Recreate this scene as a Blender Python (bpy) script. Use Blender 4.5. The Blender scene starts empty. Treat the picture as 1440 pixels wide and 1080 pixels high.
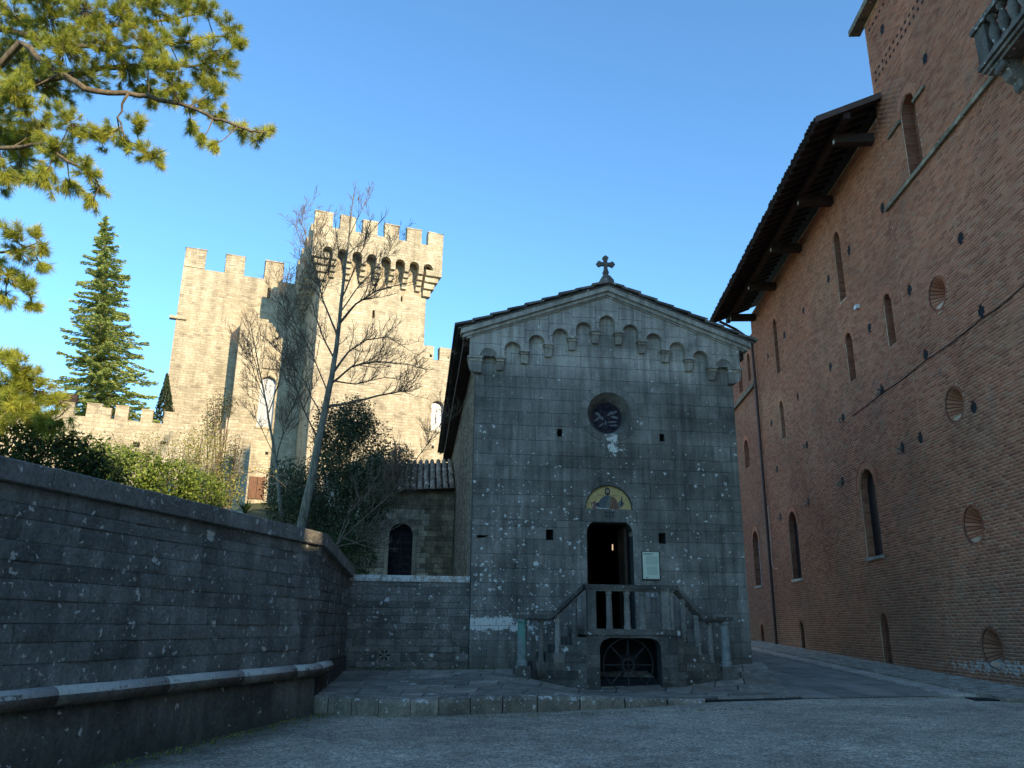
import bpy, bmesh, math, random
import numpy as np
from mathutils import Matrix, Vector
random.seed(7); np.random.seed(7)
R = math.radians
scene = bpy.context.scene
col = scene.collection

# ------------------------------------------------------------------ camera
F_PX, PITCH, ROLL = 1130.0, math.atan(340 / 1130.0), R(0.6)
cam_d = bpy.data.cameras.new('camera'); cam = bpy.data.objects.new('camera', cam_d); col.objects.link(cam)
cam_d.sensor_width = 36; cam_d.lens = F_PX / 1440 * 36; cam_d.clip_end = 5000; cam_d.clip_start = 0.1
_U0 = Vector((0, -math.sin(PITCH), math.cos(PITCH))); _X = Vector((1, 0, 0))
_r = _X * math.cos(ROLL) + _U0 * math.sin(ROLL); _u = -_X * math.sin(ROLL) + _U0 * math.cos(ROLL); _b = _r.cross(_u)
cam.matrix_world = Matrix(((_r.x, _u.x, _b.x, 0), (_r.y, _u.y, _b.y, 0), (_r.z, _u.z, _b.z, 0), (0, 0, 0, 1)))
scene.camera = cam

# ------------------------------------------------------------------ sky and sun
SUN_A, SUN_E = R(37), R(21)           # sun stands behind the camera, to the right, low
sun_vec = Vector((math.sin(SUN_A) * math.cos(SUN_E), -math.cos(SUN_A) * math.cos(SUN_E), math.sin(SUN_E)))
w = bpy.data.worlds.new('World'); scene.world = w; w.use_nodes = True
nt = w.node_tree; nt.nodes.clear()
sky = nt.nodes.new('ShaderNodeTexSky'); sky.sky_type = 'NISHITA'; sky.sun_disc = False
sky.sun_elevation = SUN_E; sky.sun_rotation = math.atan2(sun_vec.x, sun_vec.y)
sky.altitude = 500; sky.air_density = 1.0; sky.dust_density = 0.0; sky.ozone_density = 1.2
bg = nt.nodes.new('ShaderNodeBackground'); bg.inputs[1].default_value = 0.118
wo = nt.nodes.new('ShaderNodeOutputWorld')
tint = nt.nodes.new('ShaderNodeMix'); tint.data_type = 'RGBA'; tint.blend_type = 'MULTIPLY'; tint.inputs[0].default_value = 1.0
tint.inputs[7].default_value = (0.60, 0.94, 1.14, 1)
nt.links.new(sky.outputs[0], tint.inputs[6]); nt.links.new(tint.outputs[2], bg.inputs[0]); nt.links.new(bg.outputs[0], wo.inputs[0])
sl = bpy.data.lights.new('sun', 'SUN'); so = bpy.data.objects.new('sun', sl); col.objects.link(so)
sl.energy = 3.0; sl.angle = R(0.53); sl.color = (1.0, 0.83, 0.56)
so.rotation_euler = (-sun_vec).to_track_quat('-Z', 'Y').to_euler()
vs = scene.view_settings
vs.view_transform = 'Standard'; vs.look = 'None'; vs.gamma = 1; vs.use_curve_mapping = False; vs.exposure = 1.42

# ------------------------------------------------------------------ helpers
def at(px, py, Y):
    """a point of the place seen in direction (px, py), at depth Y"""
    u, v = px - 720, 540 - py
    c, s = math.cos(ROLL), math.sin(ROLL)
    x, y = u * c - v * s, u * s + v * c
    d = (x, F_PX * math.cos(PITCH) - y * math.sin(PITCH), y * math.cos(PITCH) + F_PX * math.sin(PITCH))
    return Vector((d[0] * Y / d[1], Y, d[2] * Y / d[1]))

class MB:
    def __init__(s): s.v = []; s.f = []; s.r = []
    def add(s, vs, fs, r=None):
        b = len(s.v); s.v += [tuple(p) for p in vs]
        for f in fs: s.f.append(tuple(i + b for i in f)); s.r.append(0.5 if r is None else r)
    def box(s, x0, x1, y0, y1, z0, z1, r=None):
        s.add([(x0,y0,z0),(x1,y0,z0),(x1,y1,z0),(x0,y1,z0),(x0,y0,z1),(x1,y0,z1),(x1,y1,z1),(x0,y1,z1)],
              [(0,3,2,1),(4,5,6,7),(0,1,5,4),(1,2,6,5),(2,3,7,6),(3,0,4,7)], r)
    def prism(s, poly, y0, y1, ch=0, back=True):
        """polygon in (x,z), CCW seen from -y; front at y0, back at y1; ch = front chamfer"""
        n = len(poly); cx = sum(p[0] for p in poly) / n; cz = sum(p[1] for p in poly) / n
        if ch:
            inn = []
            for k, p in enumerate(poly):
                a, b2 = poly[k-1], poly[(k+1) % n]
                e1 = Vector((p[0]-a[0], p[1]-a[1])); e2 = Vector((b2[0]-p[0], b2[1]-p[1]))
                if e1.length < 1e-6 or e2.length < 1e-6: inn.append(p); continue
                m = Vector((-e1.y, e1.x)).normalized() + Vector((-e2.y, e2.x)).normalized()
                if m.length < 1e-3: inn.append(p); continue
                m.normalize(); inn.append((p[0] + m.x*ch, p[1] + m.y*ch))
            vs = [(p[0], y0, p[1]) for p in inn] + [(p[0], y0+ch, p[1]) for p in poly] + [(p[0], y1, p[1]) for p in poly]
            fs = [tuple(range(n))]
            for k in range(n):
                j = (k+1) % n
                fs.append((k, n+k, n+j, j)); fs.append((n+k, 2*n+k, 2*n+j, n+j))
            if back: fs.append(tuple(2*n + k for k in reversed(range(n))))
        else:
            vs = [(p[0], y0, p[1]) for p in poly] + [(p[0], y1, p[1]) for p in poly]
            fs = [tuple(range(n))]
            for k in range(n):
                j = (k+1) % n; fs.append((k, n+k, n+j, j))
            if back: fs.append(tuple(n + k for k in reversed(range(n))))
        s.add(vs, fs)
    def tube(s, pts, rad, n=6, cap=True):
        pts = [Vector(p) for p in pts]; m = len(pts); rs = rad if hasattr(rad, '__len__') else [rad]*m
        vs = []
        for i, p in enumerate(pts):
            t = (pts[min(i+1, m-1)] - pts[max(i-1, 0)])
            if t.length < 1e-9: t = Vector((0,0,1))
            t.normalize(); a = t.cross(Vector((0.31, 0.17, 0.93)))
            if a.length < 0.05: a = t.cross(Vector((1,0,0)))
            a.normalize(); b = t.cross(a)
            for k in range(n):
                th = 2*math.pi*k/n; vs.append(p + (a*math.cos(th) + b*math.sin(th))*rs[i])
        fs = []
        for i in range(m-1):
            for k in range(n):
                j = (k+1) % n; fs.append((i*n+k, i*n+j, (i+1)*n+j, (i+1)*n+k))
        if cap: fs.append(tuple(reversed(range(n)))); fs.append(tuple((m-1)*n + k for k in range(n)))
        s.add(vs, fs)
    def lathe(s, prof, cx, cy, n=12):
        vs = []
        for r_, z in prof:
            for k in range(n): vs.append((cx + r_*math.cos(2*math.pi*k/n), cy + r_*math.sin(2*math.pi*k/n), z))
        fs = []
        for i in range(len(prof)-1):
            for k in range(n):
                j = (k+1) % n; fs.append((i*n+k, i*n+j, (i+1)*n+j, (i+1)*n+k))
        fs.append(tuple(reversed(range(n)))); fs.append(tuple((len(prof)-1)*n+k for k in range(n)))
        s.add(vs, fs)
    def mesh(s, name, mat=None, smooth=False):
        me = bpy.data.meshes.new(name); me.from_pydata([tuple(v) for v in s.v], [], s.f)
        if any(x != 0.5 for x in s.r):
            a = me.attributes.new('rnd', 'FLOAT', 'FACE'); a.data.foreach_set('value', s.r)
        if mat: me.materials.append(mat)
        if smooth: me.polygons.foreach_set('use_smooth', [True]*len(me.polygons))
        me.update(); return me
    def build(s, name, mat, parent=None, smooth=False, **k):
        return link(name, s.mesh(name, mat, smooth), parent, **k)
def link(name, me, parent=None, label=None, cat=None, group=None, kind=None):
    o = bpy.data.objects.new(name, me); col.objects.link(o); o.parent = parent
    return tag(o, label, cat, group, kind)
def tag(o, label=None, cat=None, group=None, kind=None):
    if label: o['label'] = label
    if cat: o['category'] = cat
    if group: o['group'] = group
    if kind: o['kind'] = kind
    return o
def empty(name, loc, rz=0, label=None, cat=None, group=None):
    o = bpy.data.objects.new(name, None); col.objects.link(o); o.location = loc; o.rotation_euler = (0,0,rz)
    return tag(o, label, cat, group)
def npmesh(name, V, Fc, mat, rnd=None, parent=None, kind=None, label=None, cat=None, group=None):
    """V (n,3), Fc (m,k) faces"""
    me = bpy.data.meshes.new(name); k = Fc.shape[1]
    me.vertices.add(len(V)); me.vertices.foreach_set('co', V.astype(np.float32).ravel())
    me.loops.add(Fc.size); me.loops.foreach_set('vertex_index', Fc.astype(np.int32).ravel())
    me.polygons.add(len(Fc)); me.polygons.foreach_set('loop_start', np.arange(len(Fc), dtype=np.int32)*k)
    me.polygons.foreach_set('loop_total', np.full(len(Fc), k, dtype=np.int32))
    if rnd is not None:
        a = me.attributes.new('rnd', 'FLOAT', 'FACE'); a.data.foreach_set('value', rnd.astype(np.float32))
    me.materials.append(mat); me.update(calc_edges=True)
    return link(name, me, parent, label, cat, group, kind)

# ------------------------------------------------------------------ materials
class NB:
    def __init__(s, name):
        s.m = bpy.data.materials.new(name); s.m.use_nodes = True; s.t = s.m.node_tree; s.t.nodes.clear()
        s.out = s.t.nodes.new('ShaderNodeOutputMaterial')
    def n(s, typ, **k):
        nd = s.t.nodes.new(typ)
        for a, v in k.items(): setattr(nd, a, v)
        return nd
    def put(s, sock, v):
        if v is None: return
        if isinstance(v, bpy.types.NodeSocket): s.t.links.new(v, sock)
        elif isinstance(v, (tuple, list)) and len(v) == 3 and sock.type == 'RGBA': sock.default_value = (*v, 1)
        else: sock.default_value = v
    def obj(s): return s.n('ShaderNodeTexCoord').outputs['Object']
    def pos(s): return s.n('ShaderNodeNewGeometry').outputs['Position']
    def orand(s): return s.n('ShaderNodeObjectInfo').outputs['Random']
    def attr(s, a='rnd'): return s.n('ShaderNodeAttribute', attribute_name=a).outputs['Fac']
    def mapv(s, v, scale=(1,1,1), loc=(0,0,0)):
        d = s.n('ShaderNodeMapping'); s.put(d.inputs[0], v); d.inputs['Scale'].default_value = scale; d.inputs['Location'].default_value = loc; return d.outputs[0]
    def noise(s, v, scale=5, detail=4, rough=0.6, dist=0):
        d = s.n('ShaderNodeTexNoise'); s.put(d.inputs['Vector'], v); s.put(d.inputs['Scale'], scale); s.put(d.inputs['Detail'], detail)
        s.put(d.inputs['Roughness'], rough); s.put(d.inputs['Distortion'], dist); return d.outputs['Fac']
    def vor(s, v, scale=5, out='Distance', rnd=1.0):
        d = s.n('ShaderNodeTexVoronoi'); s.put(d.inputs['Vector'], v); s.put(d.inputs['Scale'], scale); s.put(d.inputs['Randomness'], rnd); return d.outputs[out]
    def math(s, op, a, b=None, c=None, clamp=False):
        d = s.n('ShaderNodeMath', operation=op, use_clamp=clamp); s.put(d.inputs[0], a); s.put(d.inputs[1], b); s.put(d.inputs[2], c); return d.outputs[0]
    def rng(s, v, a, b, c=0, d=1):
        m = s.n('ShaderNodeMapRange'); s.put(m.inputs[0], v)
        for i, q in enumerate((a, b, c, d)): s.put(m.inputs[i+1], q)
        return m.outputs[0]
    def ramp(s, f, stops):
        d = s.n('ShaderNodeValToRGB'); s.put(d.inputs[0], f); e = d.color_ramp.elements
        while len(e) < len(stops): e.new(0.5)
        for i, (p, c) in enumerate(stops): e[i].position = p; e[i].color = (*c, 1)
        return d.outputs[0]
    def mix(s, f, a, b, mode='MIX'):
        d = s.n('ShaderNodeMix', data_type='RGBA', blend_type=mode); s.put(d.inputs[0], f); s.put(d.inputs[6], a); s.put(d.inputs[7], b); return d.outputs[2]
    def xyz(s, v):
        d = s.n('ShaderNodeSeparateXYZ'); s.put(d.inputs[0], v); return d.outputs
    def comb(s, x=0, y=0, z=0):
        d = s.n('ShaderNodeCombineXYZ')
        for i, q in enumerate((x, y, z)): s.put(d.inputs[i], q)
        return d.outputs[0]
    def bump(s, h, strength=0.5, dist=0.02, nrm=None):
        d = s.n('ShaderNodeBump'); s.put(d.inputs['Strength'], strength); s.put(d.inputs['Distance'], dist); s.put(d.inputs['Height'], h)
        if nrm: s.put(d.inputs['Normal'], nrm)
        return d.outputs[0]
    def bsdf(s, color, rough=0.9, nrm=None, metal=0, spec=0.25, trans=None, alpha=None):
        d = s.n('ShaderNodeBsdfPrincipled'); s.put(d.inputs['Base Color'], color); s.put(d.inputs['Roughness'], rough)
        d.inputs['Metallic'].default_value = metal; d.inputs['Specular IOR Level'].default_value = spec
        if nrm: s.put(d.inputs['Normal'], nrm)
        s.t.links.new(d.outputs[0], s.out.inputs[0]); s.b = d; return s.m
    def val(s, c, f):   # multiply colour by scalar
        return s.mix(1.0, c, s.comb(f, f, f), 'MULTIPLY')

def m_plain(name, c, rough=0.8, metal=0, spec=0.3, var=0.25, scale=6, bump=0.2):
    b = NB(name); p = b.pos(); f = b.noise(p, scale, 5, 0.65)
    cc = b.val(c, b.rng(f, 0.3, 0.7, 1-var, 1+var))
    return b.bsdf(cc, rough, b.bump(f, bump, 0.01), metal, spec)

M = {}
def lichen_mix(b, p, c, dens, spot=9.0, dens2=None, col1=(0.86, 0.80, 0.70)):
    """white lichen where dens (socket or number 0..1) lets it grow: ragged crusts and small irregular spots"""
    n1 = b.noise(p, 4.5, 9, 0.68, 0.4); n2 = b.noise(p, 21, 6, 0.75)
    f = b.math('ADD', b.math('MULTIPLY', n1, 0.62), b.math('MULTIPLY', n2, 0.38))
    thr = b.math('SUBTRACT', 0.70, b.math('MULTIPLY', dens, 0.27))
    a = b.rng(b.math('SUBTRACT', f, thr), 0, 0.03)
    wn = b.n('ShaderNodeTexNoise'); b.put(wn.inputs['Vector'], p); wn.inputs['Scale'].default_value = 16; wn.inputs['Detail'].default_value = 5
    sc = b.n('ShaderNodeVectorMath', operation='SCALE'); b.put(sc.inputs[0], wn.outputs['Color']); sc.inputs['Scale'].default_value = 0.17
    ad = b.n('ShaderNodeVectorMath', operation='ADD'); b.put(ad.inputs[0], p); b.put(ad.inputs[1], sc.outputs[0]); pv = ad.outputs[0]
    g = a; dens2 = dens if dens2 is None else dens2
    for scl, rm, kk in ((spot*0.6, 0.42, 0.22), (spot*1.25, 0.46, 0.30), (spot*2.6, 0.46, 0.34)):
        v = b.vor(pv, scl); vc = b.xyz(b.vor(pv, scl, 'Color'))
        on = b.math('GREATER_THAN', vc[0], b.math('SUBTRACT', 0.985, b.math('MULTIPLY', dens2, kk)))
        sp = b.rng(b.math('SUBTRACT', b.math('MULTIPLY', on, b.math('MULTIPLY', vc[1], rm)), b.math('ADD', v, b.math('MULTIPLY', b.math('SUBTRACT', n2, 0.5), 0.45))), 0, 0.05)
        g = b.math('MAXIMUM', g, sp)
    return b.mix(b.math('MULTIPLY', g, b.rng(n2, 0.3, 0.7, 0.75, 1.0)), c, b.mix(n2, tuple(x*0.75 for x in col1), col1)), g

def make_facade():
    b = NB('chapel_ashlar'); p = b.obj(); X, Y, Z = b.xyz(p)
    n = b.noise(p, 1.1, 6, 0.6)
    c = b.ramp(n, [(0.3, (0.155, 0.134, 0.112)), (0.7, (0.30, 0.256, 0.21))])
    fine = b.noise(p, 26, 6, 0.7)
    c = b.val(c, b.rng(b.orand(), 0, 1, 0.84, 1.17))
    c = b.val(c, b.rng(fine, 0.3, 0.7, 0.74, 1.26))
    # cleaner stone under the eaves (no rain wash)
    c = b.mix(b.math('MULTIPLY', b.rng(b.math('ADD', Z, b.math('MULTIPLY', n, 0.6)), 6.9, 7.6), 0.8), c, b.val((0.56, 0.475, 0.385), b.rng(fine, 0.3, 0.7, 0.75, 1.25)))
    c = b.val(c, b.rng(b.noise(p, 0.42, 5, 0.62, 0.6), 0.36, 0.62, 0.62, 1.22))
    st = b.noise(b.mapv(p, (5.0, 5.0, 0.35)), 1.3, 5, 0.6)
    c = b.val(c, b.rng(st, 0.35, 0.65, 0.66, 1.14))
    # damp green-black foot
    c = b.mix(b.math('MULTIPLY', b.rng(b.math('ADD', Z, b.math('MULTIPLY', n, 0.8)), 0.1, -0.5), 0.6), c, (0.085, 0.08, 0.058))
    band = b.math('MULTIPLY', b.rng(b.math('ABSOLUTE', b.math('SUBTRACT', Z, 0.05)), 0.35, 0.1), b.rng(X, 3.2, 0.8, 0.28, 1.0))
    rose = b.math('MULTIPLY', b.rng(b.math('ABSOLUTE', b.math('SUBTRACT', X, 3.86)), 0.36, 0.05), b.math('MULTIPLY', b.rng(Z, 4.1, 4.7), b.rng(Z, 5.3, 5.2)))
    low = b.math('MULTIPLY', b.rng(Z, 5.6, 0.2), b.rng(Z, -0.9, -0.1, 0.1, 1))
    low = b.math('MULTIPLY', low, b.rng(b.noise(p, 0.8, 3, 0.5), 0.35, 0.6, 0.45, 1))
    left = b.rng(X, 5.2, 1.0, 0.35, 1.0)
    ll = b.math('MULTIPLY', low, left)
    d = b.math('MAXIMUM', b.math('MAXIMUM', band, b.math('MULTIPLY', rose, 0.9)), b.math('MULTIPLY', ll, 0.36), clamp=True)
    hz_ = b.noise(b.mapv(p, (1.2, 1.2, 9.0)), 1.0, 4, 0.6)      # lichen follows the bed joints in places
    d2 = b.math('ADD', b.math('MULTIPLY', ll, 1.1), 0.06)
    d = b.math('ADD', d, b.math('MULTIPLY', b.math('MULTIPLY', b.rng(hz_, 0.6, 0.72), ll), 0.35))
    c, g = lichen_mix(b, p, c, d, 6.5, d2)
    h = b.math('ADD', b.math('MULTIPLY', fine, 0.6), b.math('MULTIPLY', n, 0.4))
    return b.bsdf(c, 0.9, b.bump(h, 0.55, 0.012))
M['ashlar'] = make_facade()

def make_wallstone(name, lo, hi, dens=0.28, scale=1.0, wr=1.25, wb=0.82, foot=None, vary=0.3, top=0.0, streak=0.2):
    b = NB(name); p = b.pos(); k_ = 2.25
    lo = (lo[0]*k_*wr, lo[1]*k_, lo[2]*k_*wb); hi = (hi[0]*k_*wr, hi[1]*k_, hi[2]*k_*wb)
    n = b.noise(p, 1.4*scale, 6, 0.62); fine = b.noise(p, 19*scale, 7, 0.72)
    c = b.ramp(n, [(0.3, lo), (0.7, hi)])
    c = b.val(c, b.rng(b.orand(), 0, 1, 1-vary, 1+vary)); c = b.val(c, b.rng(fine, 0.3, 0.7, 0.62, 1.38))
    st = b.noise(b.mapv(p, (3.2, 3.2, 0.3)), 1.0, 4, 0.6)
    c = b.val(c, b.rng(st, 0.38, 0.62, 1-streak, 1+streak*.5))
    if foot is not None:
        c = b.mix(b.rng(b.math('ADD', b.xyz(p)[2], b.math('MULTIPLY', n, 0.6)), foot+0.5, foot-0.2, 0, 0.65), c, (0.055, 0.062, 0.036))
    if top:
        nz = b.xyz(b.n('ShaderNodeNewGeometry').outputs['True Normal'])[2]
        dens = b.math('ADD', dens, b.math('MULTIPLY', b.rng(nz, -0.1, 0.5), top))
    c, g = lichen_mix(b, p, c, dens, 6.0)
    h = b.math('ADD', b.math('MULTIPLY', fine, 0.8), b.math('MULTIPLY', b.noise(p, 6, 6, 0.65), 0.9))
    return b.bsdf(c, 0.92, b.bump(h, 1.0, 0.05))
M['retain'] = make_wallstone('rough_grey_stone', (0.058, 0.061, 0.06), (0.13, 0.133, 0.128), 0.36, vary=.2, wr=1.08, wb=.9)
M['retain_base'] = make_wallstone('plinth_render', (0.03, 0.031, 0.03), (0.075, 0.075, 0.07), 0.12, scale=0.8, foot=-1.4, wr=1.1, wb=.88)
M['coping'] = make_wallstone('coping_stone', (0.07, 0.07, 0.066), (0.14, 0.138, 0.13), 0.4, vary=.15, wr=1.1, wb=.9)
M['midwall'] = make_wallstone('coursed_dark_stone', (0.045, 0.05, 0.052), (0.105, 0.11, 0.108), 0.36, foot=-1.2)
M['midcope'] = make_wallstone('white_lichened_coping', (0.12, 0.12, 0.115), (0.22, 0.22, 0.21), 0.85, vary=.1)
M['torus'] = make_wallstone('white_lichened_torus', (0.05, 0.05, 0.048), (0.1, 0.1, 0.095), 0.05, vary=.05, top=1.15)
M['stairs'] = make_wallstone('dark_stair_stone', (0.026, 0.029, 0.03), (0.075, 0.08, 0.08), 0.24, foot=-1.3)
M['baluster'] = make_wallstone('baluster_stone', (0.055, 0.06, 0.062), (0.135, 0.145, 0.145), 0.08)
M['paving'] = make_wallstone('paving_stone', (0.085, 0.09, 0.085), (0.16, 0.165, 0.155), 0.16, scale=1.4)
M['kerb'] = make_wallstone('kerb_stone', (0.06, 0.065, 0.058), (0.15, 0.15, 0.135), 0.3, top=.3)
M['rubble'] = make_wallstone('brown_rubble_wall', (0.06, 0.055, 0.045), (0.16, 0.145, 0.115), 0.0, scale=2.4)
def make_rubble():
    b = NB('rubble_side_wall'); p = b.pos(); q = b.mapv(p, (1.0, 1.0, 1.9)); cc = b.xyz(b.vor(q, 4.2, 'Color')); d = b.n('ShaderNodeTexVoronoi', feature='DISTANCE_TO_EDGE'); b.put(d.inputs['Vector'], q); d.inputs['Scale'].default_value = 4.2
    e = b.rng(d.outputs['Distance'], 0.0, 0.09); fine = b.noise(p, 18, 6, 0.7)
    c = b.ramp(cc[0], [(0, (0.17, 0.13, 0.085)), (0.6, (0.30, 0.24, 0.165)), (1, (0.44, 0.36, 0.26))]); c = b.val(c, b.rng(fine, 0.3, 0.7, 0.6, 1.35))
    c = b.mix(e, (0.10, 0.08, 0.058), c)
    return b.bsdf(c, 0.95, b.bump(b.math('ADD', e, b.math('MULTIPLY', fine, 0.5)), 0.9, 0.05))
M['rubble_side'] = make_rubble()
M['pale_ashlar'] = make_wallstone('pale_sacristy_stone', (0.11, 0.11, 0.10), (0.22, 0.215, 0.19), 0.05)
M['soot'] = m_plain('sooty_mortar', (0.07, 0.045, 0.035), 0.95)
M['mortar'] = m_plain('dark_mortar', (0.05, 0.052, 0.05), 0.95)
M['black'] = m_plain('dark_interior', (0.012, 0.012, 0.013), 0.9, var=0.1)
M['slate'] = make_wallstone('roof_slab_stone', (0.04, 0.042, 0.042), (0.1, 0.1, 0.098), 0.3)
M['tile'] = make_wallstone('weathered_clay_tile', (0.10, 0.085, 0.07), (0.24, 0.2, 0.165), 0.45)
M['tile_dark'] = m_plain('old_clay_tile', (0.12, 0.085, 0.065), 0.9, var=0.4)
M['timber'] = m_plain('dark_timber', (0.05, 0.03, 0.024), 0.85, var=0.4, scale=3)
M['iron'] = m_plain('wrought_iron', (0.055, 0.05, 0.048), 0.6, metal=0.4)
M['pipe'] = m_plain('brown_pipe', (0.075, 0.04, 0.032), 0.6)
M['white'] = m_plain('white_paint', (0.7, 0.7, 0.68), 0.6)
M['door'] = m_plain('old_door_wood', (0.05, 0.026, 0.016), 0.7, var=0.4)

def make_castle():
    b = NB('warm_limestone'); p = b.obj(); X, Y, Z = b.xyz(p)  # warm beige, the stone's own colour
    u = b.math('ADD', X, Y)
    wob = b.noise(p, 1.6, 3, 0.5)
    uu = b.math('ADD', u, b.math('MULTIPLY', wob, 0.5)); zz = b.math('ADD', Z, b.math('MULTIPLY', b.noise(p, 0.8, 2, 0.5), 0.35))
    br = b.n('ShaderNodeTexBrick'); b.put(br.inputs['Vector'], b.comb(uu, zz, 0))
    for k, v in (('Scale', 1.0), ('Mortar Size', 0.018), ('Brick Width', 0.42), ('Row Height', 0.19), ('Bias', 0.0), ('Mortar Smooth', 0.4)): br.inputs[k].default_value = v
    br.inputs['Color1'].default_value = (0.43, 0.35, 0.235, 1); br.inputs['Color2'].default_value = (0.57, 0.485, 0.345, 1); br.inputs['Mortar'].default_value = (0.47, 0.40, 0.28, 1)
    br.squash = 0.7; br.squash_frequency = 3; br.offset = 0.43
    c = br.outputs['Color']
    c = b.val(c, b.rng(b.noise(p, 0.35, 5, 0.6), 0.3, 0.7, 0.8, 1.12)); c = b.val(c, b.rng(b.noise(p, 9, 6, 0.7), 0.3, 0.7, 0.75, 1.22))
    vv = b.xyz(b.vor(b.comb(b.math('MULTIPLY', uu, 1.0), 0, b.math('MULTIPLY', zz, 2.0)), 2.2, 'Color'))[0]
    c = b.mix(b.math('MULTIPLY', b.math('GREATER_THAN', vv, 0.93), 0.45), c, (0.22, 0.18, 0.13))
    c = b.val(c, b.rng(b.noise(b.mapv(p, (1.6, 1.6, 0.16)), 1.0, 5, 0.65), 0.35, 0.62, 0.78, 1.1))
    # grey weathered tops
    c = b.mix(b.math('MULTIPLY', b.rng(b.math('ADD', Z, b.math('MULTIPLY', b.noise(p, 0.9, 4, 0.6), 2.0)), 24.5, 27.5), 0.3), c, (0.27, 0.245, 0.20))
    h = b.math('ADD', br.outputs['Fac'], b.math('MULTIPLY', b.noise(p, 7, 6, 0.7), -1.2))
    return b.bsdf(c, 0.95, b.bump(h, 0.7, -0.05), spec=0.15)
M['castle'] = make_castle()

CH, BL = 0.088, 0.29      # brick course height and length on the long wall
def brick_color(b, p, r):
    c = b.ramp(r, [(0.0, (0.31, 0.107, 0.062)), (0.3, (0.44, 0.153, 0.083)), (0.62, (0.50, 0.18, 0.098)), (0.88, (0.545, 0.222, 0.125)), (1.0, (0.385, 0.185, 0.113))])
    big = b.noise(p, 0.32, 5, 0.6)
    c = b.mix(b.rng(b.noise(p, 0.22, 4, 0.6, 0.5), 0.5, 0.68, 0, 0.5), c, b.val((0.50, 0.27, 0.15), b.rng(r, 0, 1, 0.75, 1.2)))
    c = b.mix(b.rng(b.noise(p, 0.5, 5, 0.65, 0.8), 0.58, 0.7, 0, 0.4), c, (0.26, 0.17, 0.125))
    c = b.val(c, b.rng(big, 0.3, 0.7, 0.76, 1.18)); c = b.val(c, b.rng(b.noise(p, 22, 5, 0.7), 0.3, 0.7, 0.85, 1.15))
    Z = b.xyz(p)[2]
    # darker brown towards the foot of the wall, efflorescence low down on the near part
    c = b.mix(b.math('MULTIPLY', b.rng(b.math('ADD', Z, b.math('MULTIPLY', big, 2.0)), 4.0, -0.2), 0.5), c, (0.14, 0.09, 0.062))
    pw = b.math('MULTIPLY', b.rng(b.math('ABSOLUTE', b.math('SUBTRACT', b.math('ADD', Z, b.math('MULTIPLY', b.noise(p, 1.2, 3, 0.6), 0.5)), -0.62)), 0.32, 0.05), b.rng(b.xyz(p)[1], 27, 22))
    f = b.noise(p, 6, 7, 0.75)
    c = b.mix(b.math('MULTIPLY', b.rng(b.math('ADD', f, b.math('MULTIPLY', pw, 0.3)), 0.72, 0.78), 0.85), c, (0.46, 0.44, 0.4))
    return c
def make_brick(name, use_tex):
    b = NB(name); p = b.pos(); o = b.obj()
    if use_tex:
        X, Y, Z = b.xyz(o)
        br = b.n('ShaderNodeTexBrick'); b.put(br.inputs['Vector'], b.comb(b.math('ADD', X, Y), Z, 0))
        for k, v in (('Scale', 1.0), ('Mortar Size', 0.007), ('Brick Width', BL), ('Row Height', CH), ('Bias', 0.0), ('Mortar Smooth', 0.3)): br.inputs[k].default_value = v
        br.inputs['Color1'].default_value = (0,0,0,1); br.inputs['Color2'].default_value = (1,1,1,1)
        r = b.xyz(br.outputs['Color'])[0]; mf = br.outputs['Fac']
        c = b.mix(b.math('MULTIPLY', mf, 0.7), b.val(brick_color(b, p, r), 0.72), (0.33, 0.235, 0.165))
        return b.bsdf(c, 0.92, b.bump(b.math('SUBTRACT', b.math('MULTIPLY', b.noise(p, 25, 4, 0.7), 0.3), mf), 0.6, 0.012), spec=0.15)
    r = b.attr()
    return b.bsdf(brick_color(b, p, r), 0.92, b.bump(b.noise(p, 30, 5, 0.7), 0.35, 0.008), spec=0.15)
M['brick'] = make_brick('brick_red', False); M['brick_tex'] = make_brick('brick_coursed', True)
def make_brickmortar():
    b = NB('lime_mortar'); p = b.pos()
    c = b.val((0.66, 0.46, 0.31), b.rng(b.noise(p, 3, 5, 0.6), 0.3, 0.7, 0.7, 1.2)); return b.bsdf(c, 0.95)
M['limemortar'] = make_brickmortar()

def make_gravel():
    b = NB('grey_gravel'); p = b.pos()
    v = b.vor(p, 38, 'Color'); r = b.xyz(v)[0]; big = b.noise(p, 0.35, 5, 0.6)
    c = b.ramp(r, [(0.0, (0.25, 0.20, 0.145)), (0.5, (0.50, 0.405, 0.30)), (0.9, (0.70, 0.58, 0.44)), (1.0, (0.88, 0.77, 0.61))])
    c = b.val(c, b.rng(big, 0.3, 0.7, 0.68, 1.3)); c = b.val(c, b.rng(b.noise(p, 3.1, 5, 0.65), 0.3, 0.7, 0.78, 1.2)); c = b.val(c, b.rng(b.noise(p, 0.9, 6, 0.7, 1.0), 0.35, 0.65, 0.82, 1.15))
    # earth and leaf mould towards the foot of the left wall
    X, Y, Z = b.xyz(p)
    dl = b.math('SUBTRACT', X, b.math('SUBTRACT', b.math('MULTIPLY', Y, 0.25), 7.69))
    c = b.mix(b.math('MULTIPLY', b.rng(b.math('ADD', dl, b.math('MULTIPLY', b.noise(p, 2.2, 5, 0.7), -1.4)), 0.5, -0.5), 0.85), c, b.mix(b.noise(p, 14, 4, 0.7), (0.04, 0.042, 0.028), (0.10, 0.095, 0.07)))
    d = b.vor(p, 38)
    return b.bsdf(c, 0.95, b.bump(b.math('SUBTRACT', b.noise(p, 60, 3, 0.6), d), 0.9, 0.02), spec=0.2)
M['gravel'] = make_gravel()
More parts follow.
